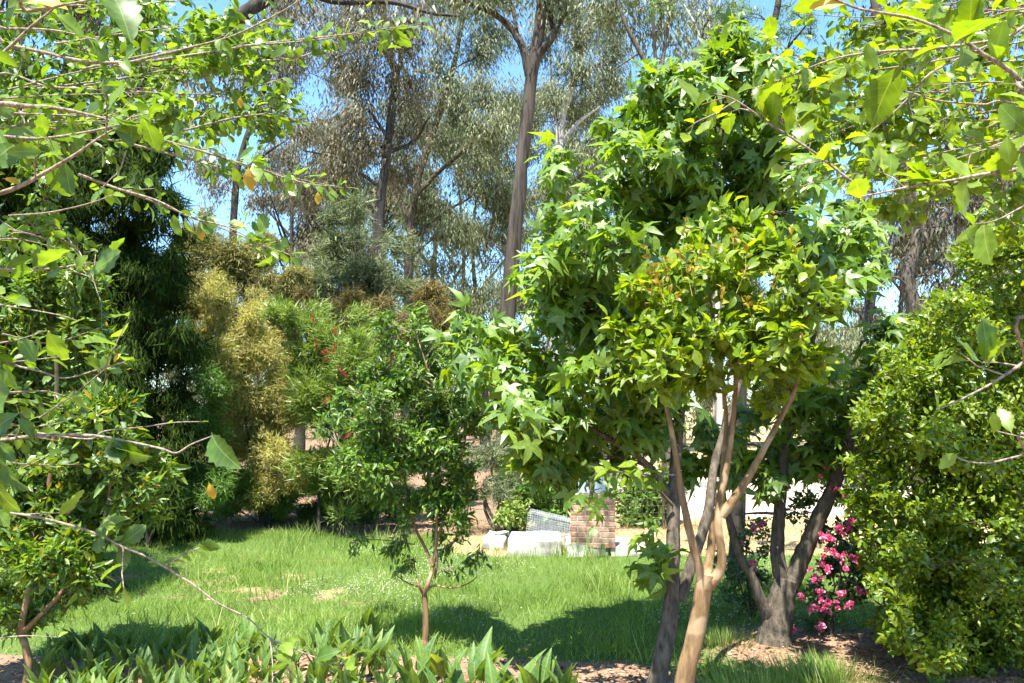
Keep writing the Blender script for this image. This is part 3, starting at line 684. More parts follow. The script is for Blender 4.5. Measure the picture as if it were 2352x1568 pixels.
gum('gum_tree', 'dark slender gum tree left of the thick trunk, with brown drooping leaves', 23, [([(868, 560), (872, 480), (885, 380), (900, 260), (908, 170), (890, 110), (880, 20), (870, -120)], 0.19, 0.08), ([(905, 190), (925, 100), (935, 0)], 0.08, 0.04), ([(895, 350), (950, 320), (985, 270)], 0.07, 0.03), ([(880, 420), (830, 400), (770, 360), (700, 350)], 0.06, 0.02), ([(872, 480), (820, 460), (760, 430)], 0.06, 0.02), ([(890, 330), (850, 260), (800, 220)], 0.06, 0.02)],
    [(760, 165, 75), (855, 80, 80), (945, 95, 66), (800, 270, 75), (760, 370, 68), (710, 440, 50), (905, 240, 62), (960, 215, 52), (985, 310, 52), (840, 350, 55), (700, 290, 45), (870, 0, 80), (960, 20, 60), (770, 40, 60), (930, 390, 45), (840, 180, 60)], M['euc_brown'], M['bark_dark'])
gum('gum_tree', 'grey green gum tree filling the middle behind the dark slender trunk', 26, [([(938, 720), (940, 600), (952, 450), (985, 330), (1030, 200), (1060, 60), (1080, -80)], 0.2, 0.06), ([(945, 520), (905, 420), (900, 400), (880, 350)], 0.08, 0.03), ([(955, 440), (1020, 380), (1090, 330), (1150, 250)], 0.09, 0.03), ([(942, 580), (1000, 500), (1080, 450)], 0.08, 0.03), ([(940, 620), (890, 560), (850, 500)], 0.05, 0.02)],
    [(1100, 130, 80), (1050, 60, 62), (1165, 190, 66), (1060, 230, 72), (1110, 320, 80), (1045, 420, 80), (1130, 440, 72), (985, 470, 66), (1065, 540, 72), (1130, 600, 55), (1010, 590, 50), (920, 500, 50), (1010, 330, 52), (1150, 60, 60), (1110, -20, 80), (1150, 520, 50), (1180, 330, 40)], M['euc'], M['bark_grey'])
gum('gum_tree', 'pale forked gum tree right of the thick trunk', 29, [([(1275, 700), (1282, 420), (1286, 330), (1290, 270), (1320, 180), (1350, 60), (1380, -60)], 0.26, 0.08), ([(1287, 335), (1330, 280), (1380, 240)], 0.1, 0.03), ([(1288, 300), (1270, 220), (1265, 120)], 0.09, 0.03), ([(1283, 400), (1330, 430), (1360, 500)], 0.06, 0.02)],
    [(1290, 95, 80), (1350, 60, 70), (1335, 170, 80), (1285, 240, 66), (1365, 225, 58), (1390, 160, 48), (1305, 385, 55), (1355, 340, 50), (1275, 480, 52), (1335, 430, 42), (1260, 20, 70), (1390, 20, 55), (1290, 560, 55), (1260, 640, 55), (1330, 620, 50), (1380, 90, 50)], M['euc'], M['bark_pale'])
gum('gum_tree', 'tall gum with thick furrowed trunk rising through the centre', 19, [([(1163, 760), (1172, 640), (1188, 480), (1208, 300), (1222, 160), (1240, 60), (1248, -60), (1255, -200)], 0.225, 0.11), ([(1216, 200), (1222, 150), (1270, 90), (1272, 50), (1262, 20), (1250, -30)], 0.11, 0.06), ([(1265, 80), (1290, 45), (1305, 25), (1285, 20)], 0.06, 0.03), ([(1214, 190), (1200, 110), (1175, 55), (1130, 30), (1080, 15), (1010, -20)], 0.11, 0.05), ([(1205, 60), (1180, 20), (1165, -30)], 0.05, 0.03)],
    [(1180, 10, 45), (1290, -10, 50), (1060, -30, 60), (1170, -100, 120), (1300, -120, 120), (1000, -20, 45)], M['euc'], M['bark_iron'])
gum('gum_tree', 'spindly gum with bare pale stems above the star leaved tree', 17, [([(1520, 300), (1500, 180), (1470, 120), (1430, 40), (1400, -40)], 0.09, 0.03), ([(1515, 270), (1505, 130), (1495, 40), (1492, -40)], 0.045, 0.025), ([(1510, 230), (1530, 100), (1540, -20)], 0.05, 0.025), ([(1470, 125), (1420, 150), (1405, 160)], 0.025, 0.01)],
    [(1445, 20, 50), (1480, 60, 40), (1545, 50, 48), (1420, -30, 60), (1500, -40, 60), (1570, 120, 36), (1545, 150, 30)], M['euc'], M['bark_grey'])
gum('gum_tree', 'white stemmed gum standing near the feathery leaved tree', 20, [([(1640, 330), (1622, 160), (1628, 60), (1632, -40)], 0.07, 0.04), ([(1623, 170), (1600, 80), (1575, 0)], 0.05, 0.02), ([(1626, 100), (1680, 30), (1700, -40)], 0.05, 0.02)],
    [(1605, 100, 48), (1640, 40, 44), (1580, 40, 44), (1670, 110, 40), (1700, 20, 40), (1620, 170, 40), (1740, 130, 40)], M['euc'], M['bark_pale'])
gum('gum_tree', 'leaning gum with shaggy brown foliage behind the right hedge', 13, [([(2115, 860), (2105, 720), (2085, 640), (2110, 540), (2095, 470), (2060, 330), (2035, 160), (2010, 0), (2000, -120)], 0.15, 0.06), ([(2086, 645), (2150, 622), (2230, 590), (2310, 560)], 0.03, 0.012), ([(2087, 655), (2040, 640), (2010, 660)], 0.025, 0.01), ([(2105, 570), (2190, 470), (2260, 330), (2290, 200)], 0.07, 0.03), ([(2105, 720), (2180, 640), (2240, 570)], 0.06, 0.02)],
    [(2160, 590, 70), (2185, 670, 60), (2130, 520, 50), (2230, 500, 60), (2230, 380, 70), (2120, 300, 60), (2290, 280, 60), (2180, 220, 60), (2050, 220, 50), (2300, 420, 50), (2020, 90, 60), (2120, 120, 60), (2250, 120, 70), (2330, 30, 70), (2150, 20, 60)], M['shaggy'], M['bark_grey'], size=0.16)
gum('gum_tree', 'dark leaning gum stump with grey leaves behind the orange tipped tree', 21, [([(1960, 900), (1985, 760), (1997, 700), (2005, 640)], 0.2, 0.13), ([(1990, 740), (1950, 700), (1930, 690)], 0.05, 0.02), ([(2003, 650), (2040, 560), (2045, 480)], 0.1, 0.04), ([(1998, 700), (2030, 720), (2050, 760)], 0.06, 0.02)],
    [(1960, 760, 60), (1930, 820, 60), (2040, 480, 50), (2000, 830, 60), (1890, 760, 60), (2050, 800, 50), (1900, 900, 70), (2060, 900, 60), (2000, 560, 40), (2160, 760, 60)], M['euc'], M['bark_dark'])
# big overhanging gum whose dark limb crosses the top left corner
p = Plant('gum_tree', 'big gum whose thick dark limb crosses the sky at top left', 'tree', (-9.5, 16, 0), M['bark_dark'])
p.limb([(-9.5, 16, 0), (-9.4, 16, 4), (-9.0, 16, 8), (-8.6, 15.6, 12.5)], 0.38, 0.2, 'trunk', 10, 5, 0.06, flare=0.5)
_, lp, _ = p.limb([np.array((-9.1, 16, 7.2)), P(330, 180, 14), P(440, 130, 13.5), P(520, 62, 13), P(590, 12, 13), P(680, -40, 13), P(790, -60, 13)], 0.2, 0.07, 'limb')
p.limb([P(680, -40, 13), P(760, 2, 13), P(900, 5, 13), P(990, 30, 13), P(1055, 36, 13)], 0.06, 0.02, 'limb', 6)
p.limb([P(440, 130, 13.5), P(400, 190, 13.5), P(380, 250, 13.5)], 0.07, 0.04, 'limb', 6)
p.limb([P(590, 12, 13), P(640, -60, 13), P(660, -120, 13)], 0.07, 0.04, 'limb', 6)
p.blobs([(420, 150, 60), (470, 230, 55), (380, 260, 60), (520, 170, 45), (330, 200, 60), (560, 240, 34), (700, -60, 80), (850, -60, 70), (980, 5, 40), (300, 60, 80), (200, -40, 120), (600, -110, 100), (60, -60, 140), (-150, -100, 160), (-300, 50, 160), (-120, -260, 180), (100, -250, 160)], 13.5, 0, 1.8, 0.17, 0.11, nl=8, thick=1.2, **EUC)
p.done(L4, M['euc_brown'], M['twig_dark'])
# distant trees closing the view: three shapes, each copy turned and scaled
def copy_tree(src, loc, sc, rz, label, group):
    r = src.copy(); COL.objects.link(r); r.location = Vector(loc); r.scale = sc; r.rotation_euler = (0, 0, rz); r['label'] = label
    if group: r['group'] = group
    for ch in src.children:
        c = ch.copy(); COL.objects.link(c); c.parent = r
    return r
def proto(name, mat, bark, H, W, nb, size, low, lai):
    base = np.array([0.0, 30.0, 0.0]); p = Plant(name, 'prototype', 'tree', base, bark)
    t = base + [RNG.normal() * .5, 0, H * 0.93]
    p.limb([base, base * .7 + t * .3 + [RNG.normal() * .2, 0, 0], base * .35 + t * .65 + [RNG.normal() * .35, 0, 0], t], 0.2, 0.04, 'trunk', 7, 5, 0.06, flare=0.4)
    for _ in range(6):
        h = RNG.uniform(low, 0.8); s0 = base * (1 - h) + t * h; a = RNG.uniform(0, 6.28); l = W * RNG.uniform(.5, .9)
        p.limb([s0, s0 + [math.cos(a) * l * .5, math.sin(a) * l * .5, l * .55], s0 + [math.cos(a) * l, math.sin(a) * l, l * 1.2]], 0.07, 0.025, 'limb', 5, 4)
    for k in range(nb):
        v = RNG.uniform(low, 1.02); w_ = W * (1.0 - 0.5 * abs(v - 0.6)); a = RNG.uniform(0, 6.28); rr = w_ * math.sqrt(RNG.random()); r0 = RNG.uniform(0.22, 0.36) * W
        c = base + [math.cos(a) * rr, math.sin(a) * rr, v * H]
        n = lai * math.pi * r0 * r0 / (size * size * 0.11); p.clump(c, (r0, r0, r0 * 0.85), int(n / 9) + 3, 9, size, **EUC)
    p.done(L4, mat, M['twig_dark']); return p.root
pr1 = proto('tall_gum', M['euc'], M['bark_grey'], 15, 2.6, 34, 0.19, 0.30, 2.0)
pr2 = proto('tall_gum', M['euc_brown'], M['bark_dark'], 14, 2.3, 30, 0.19, 0.36, 2.0)
pr3 = proto('tall_gum', M['euc'], M['bark_pale'], 11, 2.6, 28, 0.20, 0.16, 2.0)
far = [(690, 34, 1.0, 1, 'gum with thin dark stem behind the grey green bush'), (800, 36, 1.05, 1, 'brownish gum crown behind the dark slender trunk'), (960, 37, 1.1, 0, 'gum crown between the slender trunk and the thick furrowed trunk'), (1040, 33, 0.9, 0, 'nearer grey green gum left of the thick furrowed trunk'), (1115, 40, 1.1, 0, 'gum crown touching the left side of the thick furrowed trunk'), (1300, 36, 1.05, 0, 'gum crown touching the right side of the thick furrowed trunk'), (1370, 40, 1.15, 1, 'brownish gum crown just left of the star leaved tree top'), (1560, 36, 1.1, 0, 'gum crown peeping over the star leaved tree'), (1700, 40, 1.1, 1, 'gum crown behind the feathery leaved tree'),
       (400, 44, 0.8, 2, 'low gum above the olive bushes at far left'), (620, 48, 0.62, 2, 'low gum in the sky gap over the grey green bush'), (1000, 46, 0.72, 2, 'low pale stemmed gum left of the thick trunk foot'), (1120, 50, 0.7, 2, 'low pale stemmed gum close to the thick trunk foot'), (1240, 44, 0.75, 2, 'low pale stemmed gum right of the thick trunk foot'), (1440, 46, 0.9, 2, 'low gum at the left edge of the star leaved crown'), (1640, 46, 0.9, 2, 'low gum glimpsed through the star leaved crown'), (1800, 40, 0.85, 2, 'low gum seen between the forked tan limbs'), (1930, 42, 0.9, 2, 'low gum over the pale driveway'), (2060, 38, 1.0, 1, 'brownish gum behind the shaggy leaning gum'), (2200, 42, 1.0, 0, 'grey gum behind the upper right leaves'), (2320, 40, 1.0, 1, 'brownish gum at the far right behind the hedge'), (200, 40, 0.9, 0, 'gum behind the dark weeping tree'), (850, 50, 0.7, 2, 'low gum behind the rusty bush')]
used = [False] * 3
for px, D, sc, k, lab in far:
    src = (pr1, pr2, pr3)[k]; x = P(px, 900, D)[0]; grp = 'distant gums beyond the garden'
    S3 = (sc * RNG.uniform(.9, 1.1), sc * RNG.uniform(.9, 1.1), sc)
    if not used[k]: used[k] = True; src.location = (x, D, 0); src.scale = S3; src['label'] = lab; src['group'] = grp
    else: copy_tree(src, (x, D, 0), S3, RNG.uniform(0, 6.28), lab, grp)
# low woodland scrub closing the gap at ground level
mb = MB(); n = 28000
sx = RNG.uniform(-60, 60, n); sy = RNG.uniform(46, 64, n); sz_ = (1 + 7.0 * vnoise(sx, sy, 7.0)**1.5 + 2.0 * vnoise(sx, sy, 1.7)) * RNG.random(n)**0.8
pos = np.stack([sx, sy, sz_], 1)
cloud(mb, L4, pos, RNG.normal(size=(n, 3)) + [0, 0, -0.5], RNG.normal(size=(n, 3)) + [0, 0, .5], RNG.uniform(0.35, 0.65, n))
mb.obj('woodland_scrub', M['euc'], None, kind='stuff', label='low grey green scrub along the far edge of the clearing', category='scrub')

# ================================================================== bushes behind the lawn
NEED = [needle(0.055), needle(0.075)]
def bush(name, label, D, foot, blobs, mat, size, lai=2.6, bark='bark_dark', stems=4, nl=10, aspect=0.065, temps=NEED, dj=0.35, cat='bush', twig='twig_dark', core=0.14, **kw):
    base = np.array([P(foot[0], foot[1], D)[0], D, 0.0]); p = Plant(name, label, cat, base, M[bark])
    cx = np.mean([b[0] for b in blobs]); top = min(b[1] for b in blobs)
    for k in range(stems):
        b = blobs[int(RNG.integers(0, len(blobs)))]; e = P(b[0] * .5 + foot[0] * .5, b[1], D + 0.25 + abs(RNG.normal()) * 0.2); s0 = base + [RNG.normal() * 0.15, RNG.normal() * 0.1, -0.03]
        p.limb([s0, s0 * 0.55 + e * 0.45 + [RNG.normal() * 0.12, 0, 0.1], e], 0.035 if k else 0.05, 0.012, 'trunk' if k == 0 else 'stem', 6, 4, 0.08)
    o = dict(droop=0.1, spread=0.035, up=0.5, out=0.6, shell=0.42, jit=0.45, tr=0.005, twf=0.25); o.update(kw)
    p.blobs(blobs, D, 0, lai * 1.5, size * 1.05, aspect, nl=nl, dj=dj, thick=1.0, core=core, split=4, fr=(0.6, 0.95), **o)
    p.done(temps, mat, M[twig]); return p
bush('oak_bush', 'tall grey green needle leaved bush before the gum trunks', 18, (820, 1180), [(800, 500, 55, 60), (770, 560, 70), (840, 560, 70), (800, 640, 85), (870, 640, 62), (750, 640, 55), (830, 730, 80), (760, 720, 70), (885, 720, 55), (820, 820, 90), (740, 820, 70)], M['greygreen'], 0.12, 2.2, nl=14, droop=-0.1, jit=0.35, cat='tree')
bush('olive_tree', 'olive brown bushy tree rising behind the golden bush', 17.5, (520, 1180), [(460, 560, 55), (520, 580, 60), (590, 590, 55), (450, 650, 62), (530, 660, 70), (610, 660, 62), (660, 660, 48), (480, 740, 70), (580, 740, 66), (650, 740, 55), (440, 540, 40), (620, 560, 40)], M['olive'], 0.10, 3.2, nl=12, cat='tree')
bush('rusty_bush', 'rust brown feathery bush beside the grey green bush', 16, (790, 1180), [(740, 720, 48), (790, 710, 52), (840, 720, 46), (770, 780, 60), (830, 790, 55), (700, 700, 40), (850, 850, 60), (780, 860, 60)], M['rust'], 0.09, 2.8, nl=12)
bush('rusty_bush', 'small rusty olive bush just left of the thick trunk foot', 16.5, (1000, 1190), [(985, 690, 42), (950, 740, 45), (1010, 730, 42), (980, 790, 55), (1010, 850, 45), (940, 850, 55)], M['rust'], 0.09, 2.8, nl=12)
bush('golden_bush', 'large golden yellow fine leaved bush at the lawn edge', 14, (600, 1195), [(510, 690, 45), (500, 750, 60), (560, 740, 66), (620, 770, 50), (490, 830, 62), (570, 830, 75), (640, 840, 62), (680, 880, 45), (530, 920, 72), (610, 920, 78), (670, 950, 52), (560, 1000, 72), (640, 1010, 62), (520, 1060, 60), (600, 1080, 70), (660, 1080, 55), (480, 700, 34)], M['gold'], 0.066, 2.8, nl=18, droop=-0.05)
bush('bottlebrush', 'green bottlebrush bush with a few red flower spikes', 13, (760, 1195), [(640, 710, 34), (700, 760, 50), (760, 780, 52), (720, 830, 62), (790, 840, 62), (830, 800, 40), (740, 900, 66), (810, 910, 66), (700, 950, 52), (770, 980, 70), (840, 980, 60), (730, 1050, 62), (810, 1060, 66), (860, 900, 45), (770, 1120, 60)], M['bottle'], 0.10, 2.9, nl=10, aspect=0.065, droop=-0.35, jit=0.35)
bb = bpy.data.objects['bottlebrush']
def spike():
    mb = MB(); n = 120; t = RNG.random(n); a = RNG.random(n) * 6.28
    d = np.stack([np.cos(a), np.sin(a), 0.35 * np.ones(n)], 1); pos = np.stack([0 * t, 0 * t, t * 0.16], 1)
    cloud(mb, [lance(0.09)], pos, d, RNG.normal(size=(n, 3)), 0.035); return mb.mesh('flower_spike', M['red'])
sm = spike()
for x, y in [(722, 740), (788, 860), (735, 812), (770, 770), (800, 870), (730, 800), (745, 832), (808, 950), (812, 968), (765, 812), (820, 985), (790, 1010), (742, 928)]:
    o = link('flower_spike', sm, bb); q = P(x, y, 12.25 + RNG.normal() * 0.05); o.location = Vector(q) - bb.location; o.rotation_euler = (RNG.normal() * 0.5, RNG.normal() * 0.5, 0)
bush('weeping_tree', 'very dark weeping evergreen tree at the left of the lawn', 12.2, (330, 1240), [(210, 400, 110), (300, 420, 80), (120, 450, 110), (360, 480, 60), (230, 520, 120), (120, 590, 120), (330, 570, 85), (375, 640, 48), (250, 650, 110), (350, 720, 85), (150, 740, 120), (395, 770, 36), (280, 800, 110), (370, 860, 85), (200, 900, 120), (310, 960, 100), (380, 1010, 75), (250, 1080, 110), (340, 1120, 85), (390, 1150, 50), (60, 620, 100), (40, 420, 100), (280, 1190, 60), (200, 300, 90), (320, 340, 60), (90, 300, 90), (395, 560, 34), (350, 680, 60), (365, 750, 50), (330, 640, 55)], M['darktree'], 0.12, 3.0, nl=12, aspect=0.065, droop=1.0, spread=0.05, cat='tree', up=0.2, stems=3)
shade_tree = copy_tree(bpy.data.objects['weeping_tree'], (-5.3, 8.5, 0), (1, 1, 0.92), 0.0, 'second dark weeping tree added behind the narrow leaved bush to shade the lawn', None)  # copy added mostly out of sight, its crown throws shade on the left lawn
bush('fine_bush', 'bright fine leaved green bush against the dark weeping tree', 12.7, (440, 1225), [(430, 830, 40), (455, 880, 45), (420, 930, 50), (470, 960, 45), (430, 1010, 55), (490, 1020, 40), (460, 1080, 55), (420, 1110, 50), (480, 1140, 45), (500, 1090, 35)], M['finegreen'], 0.085, 2.6, nl=10, droop=0.2)
bush('understorey_bush', 'shaded dark green undergrowth behind the lawn, under the golden bush', 14.6, (620, 1195), [(560, 1130, 50), (620, 1150, 45), (680, 1130, 50), (740, 1150, 40), (800, 1140, 55), (860, 1130, 55), (900, 1090, 50), (520, 1160, 35), (880, 1020, 55), (500, 1140, 40), (590, 1100, 50), (700, 1090, 50), (770, 1090, 50), (840, 1070, 55), (640, 1170, 30), (700, 1175, 26), (780, 1175, 30), (850, 1175, 30), (920, 1150, 40), (920, 1040, 50)], M['finegreen'], 0.08, 2.4, nl=10)
bush('silvery_bush', 'pale silvery twiggy bush left of the wire mesh panel', 13.2, (1140, 1200), [(1110, 1060, 45), (1150, 1030, 45), (1170, 1090, 45), (1120, 1130, 45), (1160, 1150, 40), (1190, 1050, 35), (1080, 1110, 40), (1100, 1000, 45)], M['greygreen'], 0.075, 1.1, nl=8, aspect=0.065, bark='bark_grey', twig='twig', core=0.0)
bush('pale_shrub', 'small pale green shrub at the foot of the rusty post', 13.0, (1180, 1212), [(1170, 1170, 28), (1195, 1185, 26), (1160, 1190, 24), (1180, 1150, 26)], M['bottle'], 0.06, 1.6, nl=7, aspect=0.18, temps=[mini(0.2)])
bush('fence_shrub', 'green shrub behind the wire fence, left of the brick pillar', 13.6, (1260, 1200), [(1250, 1140, 48), (1300, 1110, 50), (1280, 1170, 36), (1230, 1100, 45), (1330, 1060, 50), (1240, 1180, 28), (1280, 1050, 50), (1310, 1010, 45)], M['finegreen'], 0.08, 2.0, nl=8, aspect=0.16, temps=[mini(0.2)])
bush('fence_shrub', 'green shrub behind the wire fence, right of the brick pillar', 14.6, (1470, 1215), [(1450, 1150, 45), (1500, 1160, 45), (1440, 1190, 32), (1490, 1200, 34), (1530, 1180, 35), (1460, 1100, 45), (1520, 1110, 45)], M['finegreen'], 0.08, 2.0, nl=8, aspect=0.16, temps=[mini(0.2)])

# feathery leaved tree behind the star leaved tree
p = Plant('feathery_tree', 'tree with fern like feathery leaves behind the star leaved tree', 'tree', (2.6, 9.6, 0), M['bark_dark'])
p.limb([(2.6, 9.6, 0), (2.7, 9.6, 1.5), P(1700, 420, 9.6), P(1740, 220, 9.6), P(1765, 100, 9.6), P(1785, 20, 9.6), P(1800, -80, 9.6)], 0.09, 0.03, 'trunk')
p.limb([P(1700, 420, 9.6), P(1600, 400, 9.6), P(1450, 420, 9.5), P(1320, 450, 9.4)], 0.03, 0.01)
p.limb([P(1750, 180, 9.6), P(1800, 120, 9.6), P(1850, 60, 9.5)], 0.03, 0.01)
p.limb([P(1740, 220, 9.6), P(1860, 180, 9.6), P(1950, 120, 9.6)], 0.03, 0.01)
p.blobs([(1745, 40, 45), (1800, 70, 50), (1850, 40, 45), (1700, 10, 40), (1880, 110, 45), (1290, 440, 45), (1270, 490, 36), (1330, 470, 36), (1950, 90, 50), (1640, 20, 36), (1820, 0, 50), (1520, 10, 36)], 9.6, 0, 1.0, 0.07, 0.065, nl=30, dj=0.3, droop=0.1, spread=0.03, up=0.9, out=0.1, jit=0.9, tr=0.004)
p.done(NEED, M['feather'], M['twig_dark'])

# ================================================================== star leaved sweetgum and its neighbour
SG = dict(nr=0.34, ny=-0.42, droop=0.3, spread=0.06, up=0.8, out=0.3, shell=0.4, jit=0.75, tr=0.004, vary=0.33)
g0 = G(1500, 1600); D0 = g0[1]
p = Plant('star_leaved_tree', 'large bright green tree with star shaped leaves and dark trunk', 'tree', g0, M['bark_grey'])
p.limb([g0 + [0, 0, -.05], P(1512, 1550, D0), P(1538, 1420, D0 + .03), P(1545, 1280, D0 + .1), P(1548, 1150, D0 + .2), P(1556, 1000, D0 + .35), P(1575, 820, D0 + .5), P(1600, 600, D0 + .6), P(1640, 400, D0 + .7), P(1670, 220, D0 + .7), P(1690, 100, D0 + .7)], 0.07, 0.016, 'trunk', 12, 6, 0.03, flare=0.25)
p.limb([P(1560, 1380, D0 + .1), P(1590, 1290, D0 + .15), P(1625, 1180, D0 + .2), P(1645, 1050, D0 + .4), P(1700, 880, D0 + .6), P(1780, 650, D0 + .8), P(1840, 450, D0 + .9)], 0.05, 0.012, 'limb', 9)
p.limb([P(1548, 1150, D0 + .2), P(1480, 1060, D0 + .25), P(1350, 980, D0 + .3), P(1240, 930, D0 + .3), P(1130, 880, D0 + .3), P(1080, 820, D0 + .3)], 0.03, 0.008)
p.limb([P(1556, 1000, D0 + .35), P(1480, 860, D0 + .4), P(1400, 740, D0 + .4), P(1300, 660, D0 + .4)], 0.03, 0.008)
p.limb([P(1575, 820, D0 + .5), P(1480, 640, D0 + .6), P(1380, 540, D0 + .6), P(1300, 420, D0 + .6), P(1290, 360, D0 + .6)], 0.026, 0.006)
p.limb([P(1600, 600, D0 + .6), P(1520, 430, D0 + .7), P(1440, 320, D0 + .7)], 0.024, 0.006)
p.limb([P(1545, 1160, D0 + .1), P(1490, 1105, D0), P(1430, 1085, D0 - .1), P(1360, 1075, D0 - .1)], 0.014, 0.005)
p.blobs([(1690, 110, 50), (1640, 170, 55), (1560, 190, 55), (1500, 200, 48), (1480, 260, 50), (1420, 280, 42), (1560, 280, 66), (1660, 270, 70), (1740, 180, 55), (1760, 280, 66), (1830, 250, 50), (1840, 350, 66), (1420, 350, 45), (1500, 370, 62), (1600, 380, 70), (1720, 390, 75), (1400, 420, 42), (1300, 355, 30), (1290, 400, 26), (1450, 460, 55), (1550, 470, 66), (1660, 480, 66), (1780, 470, 66), (1870, 440, 55), (1290, 530, 42), (1350, 510, 45), (1400, 560, 58), (1270, 600, 45), (1330, 620, 58), (1480, 570, 58), (1230, 655, 36), (1290, 700, 55), (1380, 680, 58), (1440, 760, 58), (1350, 780, 52), (1420, 860, 58), (1830, 560, 50), (1500, 680, 58),
         (1080, 765, 34), (1075, 810, 28), (1165, 770, 34), (1160, 810, 26), (1090, 860, 42), (1160, 880, 48), (1230, 840, 42), (1250, 900, 48), (1190, 950, 50), (1270, 980, 52), (1120, 930, 38), (1330, 930, 52), (1380, 1000, 56), (1260, 1050, 45), (1320, 1050, 42), (1430, 1030, 40), (1235, 1085, 26), (1300, 1085, 28), (1470, 960, 55), (1490, 1020, 42), (1500, 850, 55), (1230, 1070, 30), (1520, 780, 55), (1560, 940, 55)], D0 + 0.35, 0, 5.0, 0.15, 0.26, nl=5, dj=0.32, thick=0.9, **SG)
p.blobs([(1352, 1155, 7, 12, -.1), (1362, 1185, 6, 8, -.1), (1380, 1120, 9, 8, -.1)], D0 - .1, 0, 0.8, 0.13, 0.26, nl=3, **SG)
p.blobs([(1520, 1300, 22, 20, -0.1), (1500, 1280, 20, 24, -0.1), (1470, 1310, 16, 16, -0.1), (1490, 1230, 16, 16, 0)], D0, 0, 1.6, 0.15, 0.26, nl=3, **SG)
p.blobs([(1640, 220, 110), (1560, 330, 120), (1720, 330, 130), (1480, 430, 110), (1640, 480, 130), (1800, 450, 110), (1400, 560, 100), (1320, 640, 80), (1440, 720, 100), (1560, 620, 110), (1400, 860, 90), (1250, 900, 70), (1330, 990, 70), (1480, 900, 90)], D0 + 1.0, 0, 1.8, 0.15, 0.26, nl=5, dj=0.2, thick=0.6, **SG)
p.done(STAR_LO, M['gum'], M['twig_dark'], parts=300, kind='star', big_px=34, big_temps=STAR)

g1 = G(1778, 1475); D1 = g1[1]
p = Plant('multi_stemmed_tree', 'grey tree forking near the ground into bare limbs beside the pink roses', 'tree', g1, M['bark_grey'])
p.limb([g1 + [0, 0, -.06], P(1782, 1440, D1), P(1795, 1380, D1), P(1806, 1330, D1)], 0.15, 0.10, 'trunk', 12, 6, 0.06, flare=0.45)
p.limb([P(1768, 1425, D1 - .02), P(1750, 1385, D1 - .05), P(1728, 1329, D1 - .08), P(1701, 1279, D1 - .1), P(1675, 1196, D1 - .1), P(1660, 1100, D1), P(1690, 950, D1 + .2)], 0.055, 0.02)
p.limb([P(1802, 1350, D1), P(1787, 1290, D1), P(1786, 1240, D1 + .02), P(1790, 1179, D1 + .03), P(1796, 1113, D1 + .05), P(1806, 1000, D1 + .1), P(1850, 840, D1 + .2), P(1880, 650, D1 + .3)], 0.072, 0.03)
p.limb([P(1812, 1345, D1), P(1834, 1300, D1), P(1858, 1240, D1), P(1890, 1170, D1), P(1918, 1110, D1), P(1938, 1050, D1), P(1970, 960, D1), P(2000, 860, D1 - .1), P(2010, 780, D1 - .1)], 0.088, 0.03)
p.limb([P(1918, 1110, D1), P(1960, 1040, D1 - .1), P(1975, 980, D1 - .15), P(2000, 930, D1 - .2)], 0.035, 0.012)
p.limb([P(1793, 1180, D1), P(1740, 1178, D1 + .1), P(1690, 1182, D1 + .1)], 0.016, 0.006)
p.limb([P(1855, 820, D1 + .2), P(1900, 650, D1 + .1), P(1930, 520, D1)], 0.03, 0.008)
p.blobs([(1930, 470, 55), (1980, 560, 48), (1940, 560, 52), (1990, 610, 36), (1900, 520, 55), (1920, 630, 45), (2010, 760, 30), (2045, 755, 26), (2015, 800, 28), (1880, 640, 50), (1890, 1020, 48), (1930, 990, 45), (1840, 1020, 50), (1850, 960, 50), (1910, 1070, 40), (1950, 1050, 36), (1780, 980, 52), (1740, 1040, 48), (1700, 980, 48), (1820, 1080, 42), (1760, 1090, 40), (1660, 1060, 45), (1880, 900, 50), (1800, 900, 50), (1940, 920, 40), (1600, 1080, 40), (1620, 1010, 45), (1980, 860, 40)], D1, 0, 3.4, 0.15, 0.26, nl=5, dj=0.28, thick=0.9, **SG)
p.done(STAR_LO, M['gum'], M['twig_dark'], parts=150, kind='star', big_px=34, big_temps=STAR)

# ================================================================== tan trunked tree with orange tips
D2 = 5.0; b2 = np.array([P(1560, 1700, D2)[0], D2, 0.0])
p = Plant('tan_trunked_tree', 'smooth tan trunked tree with orange new tips in the right foreground', 'tree', b2, M['bark_tan'])
q = lambda x, y, d=0.0: P(x, y, D2 + d)
p.limb([b2 + [0, 0, -.05], q(1572, 1568), q(1592, 1480), q(1605, 1420), q(1616, 1350), q(1622, 1318)], 0.058, 0.05, 'trunk', 14, 6, 0.02, flare=0.3)
p.limb([q(1612, 1350), q(1606, 1305, -.02), q(1590, 1246, -.05), q(1575, 1180, -.05), q(1562, 1110), q(1551, 1040), q(1537, 960), q(1519, 880), q(1500, 780), q(1480, 680)], 0.03, 0.008, 'limb', 10)
p.limb([q(1628, 1345), q(1650, 1318, -.02), q(1658, 1280, -.03), q(1650, 1213, -.03), q(1652, 1163), q(1668, 1080), q(1680, 1000), q(1690, 890), q(1696, 780), q(1720, 640)], 0.034, 0.008, 'limb', 10)
p.limb([q(1622, 1335), q(1632, 1270, .06), q(1640, 1200, .06), q(1652, 1150, .05), q(1662, 1060, .06), q(1668, 960, .06), q(1655, 840, .05), q(1630, 680)], 0.031, 0.007, 'limb', 10)
p.limb([q(1656, 1185), q(1690, 1140, -.02), q(1722, 1090, -.03), q(1755, 1030, -.03), q(1790, 965), q(1825, 895), q(1840, 800), q(1850, 700)], 0.03, 0.007, 'limb', 10)
CR = dict(nr=0.38, ny=-0.35, droop=-0.15, spread=0.02, up=0.6, out=0.5, shell=0.42, jit=0.7, tr=0.0035, lift=0.1)
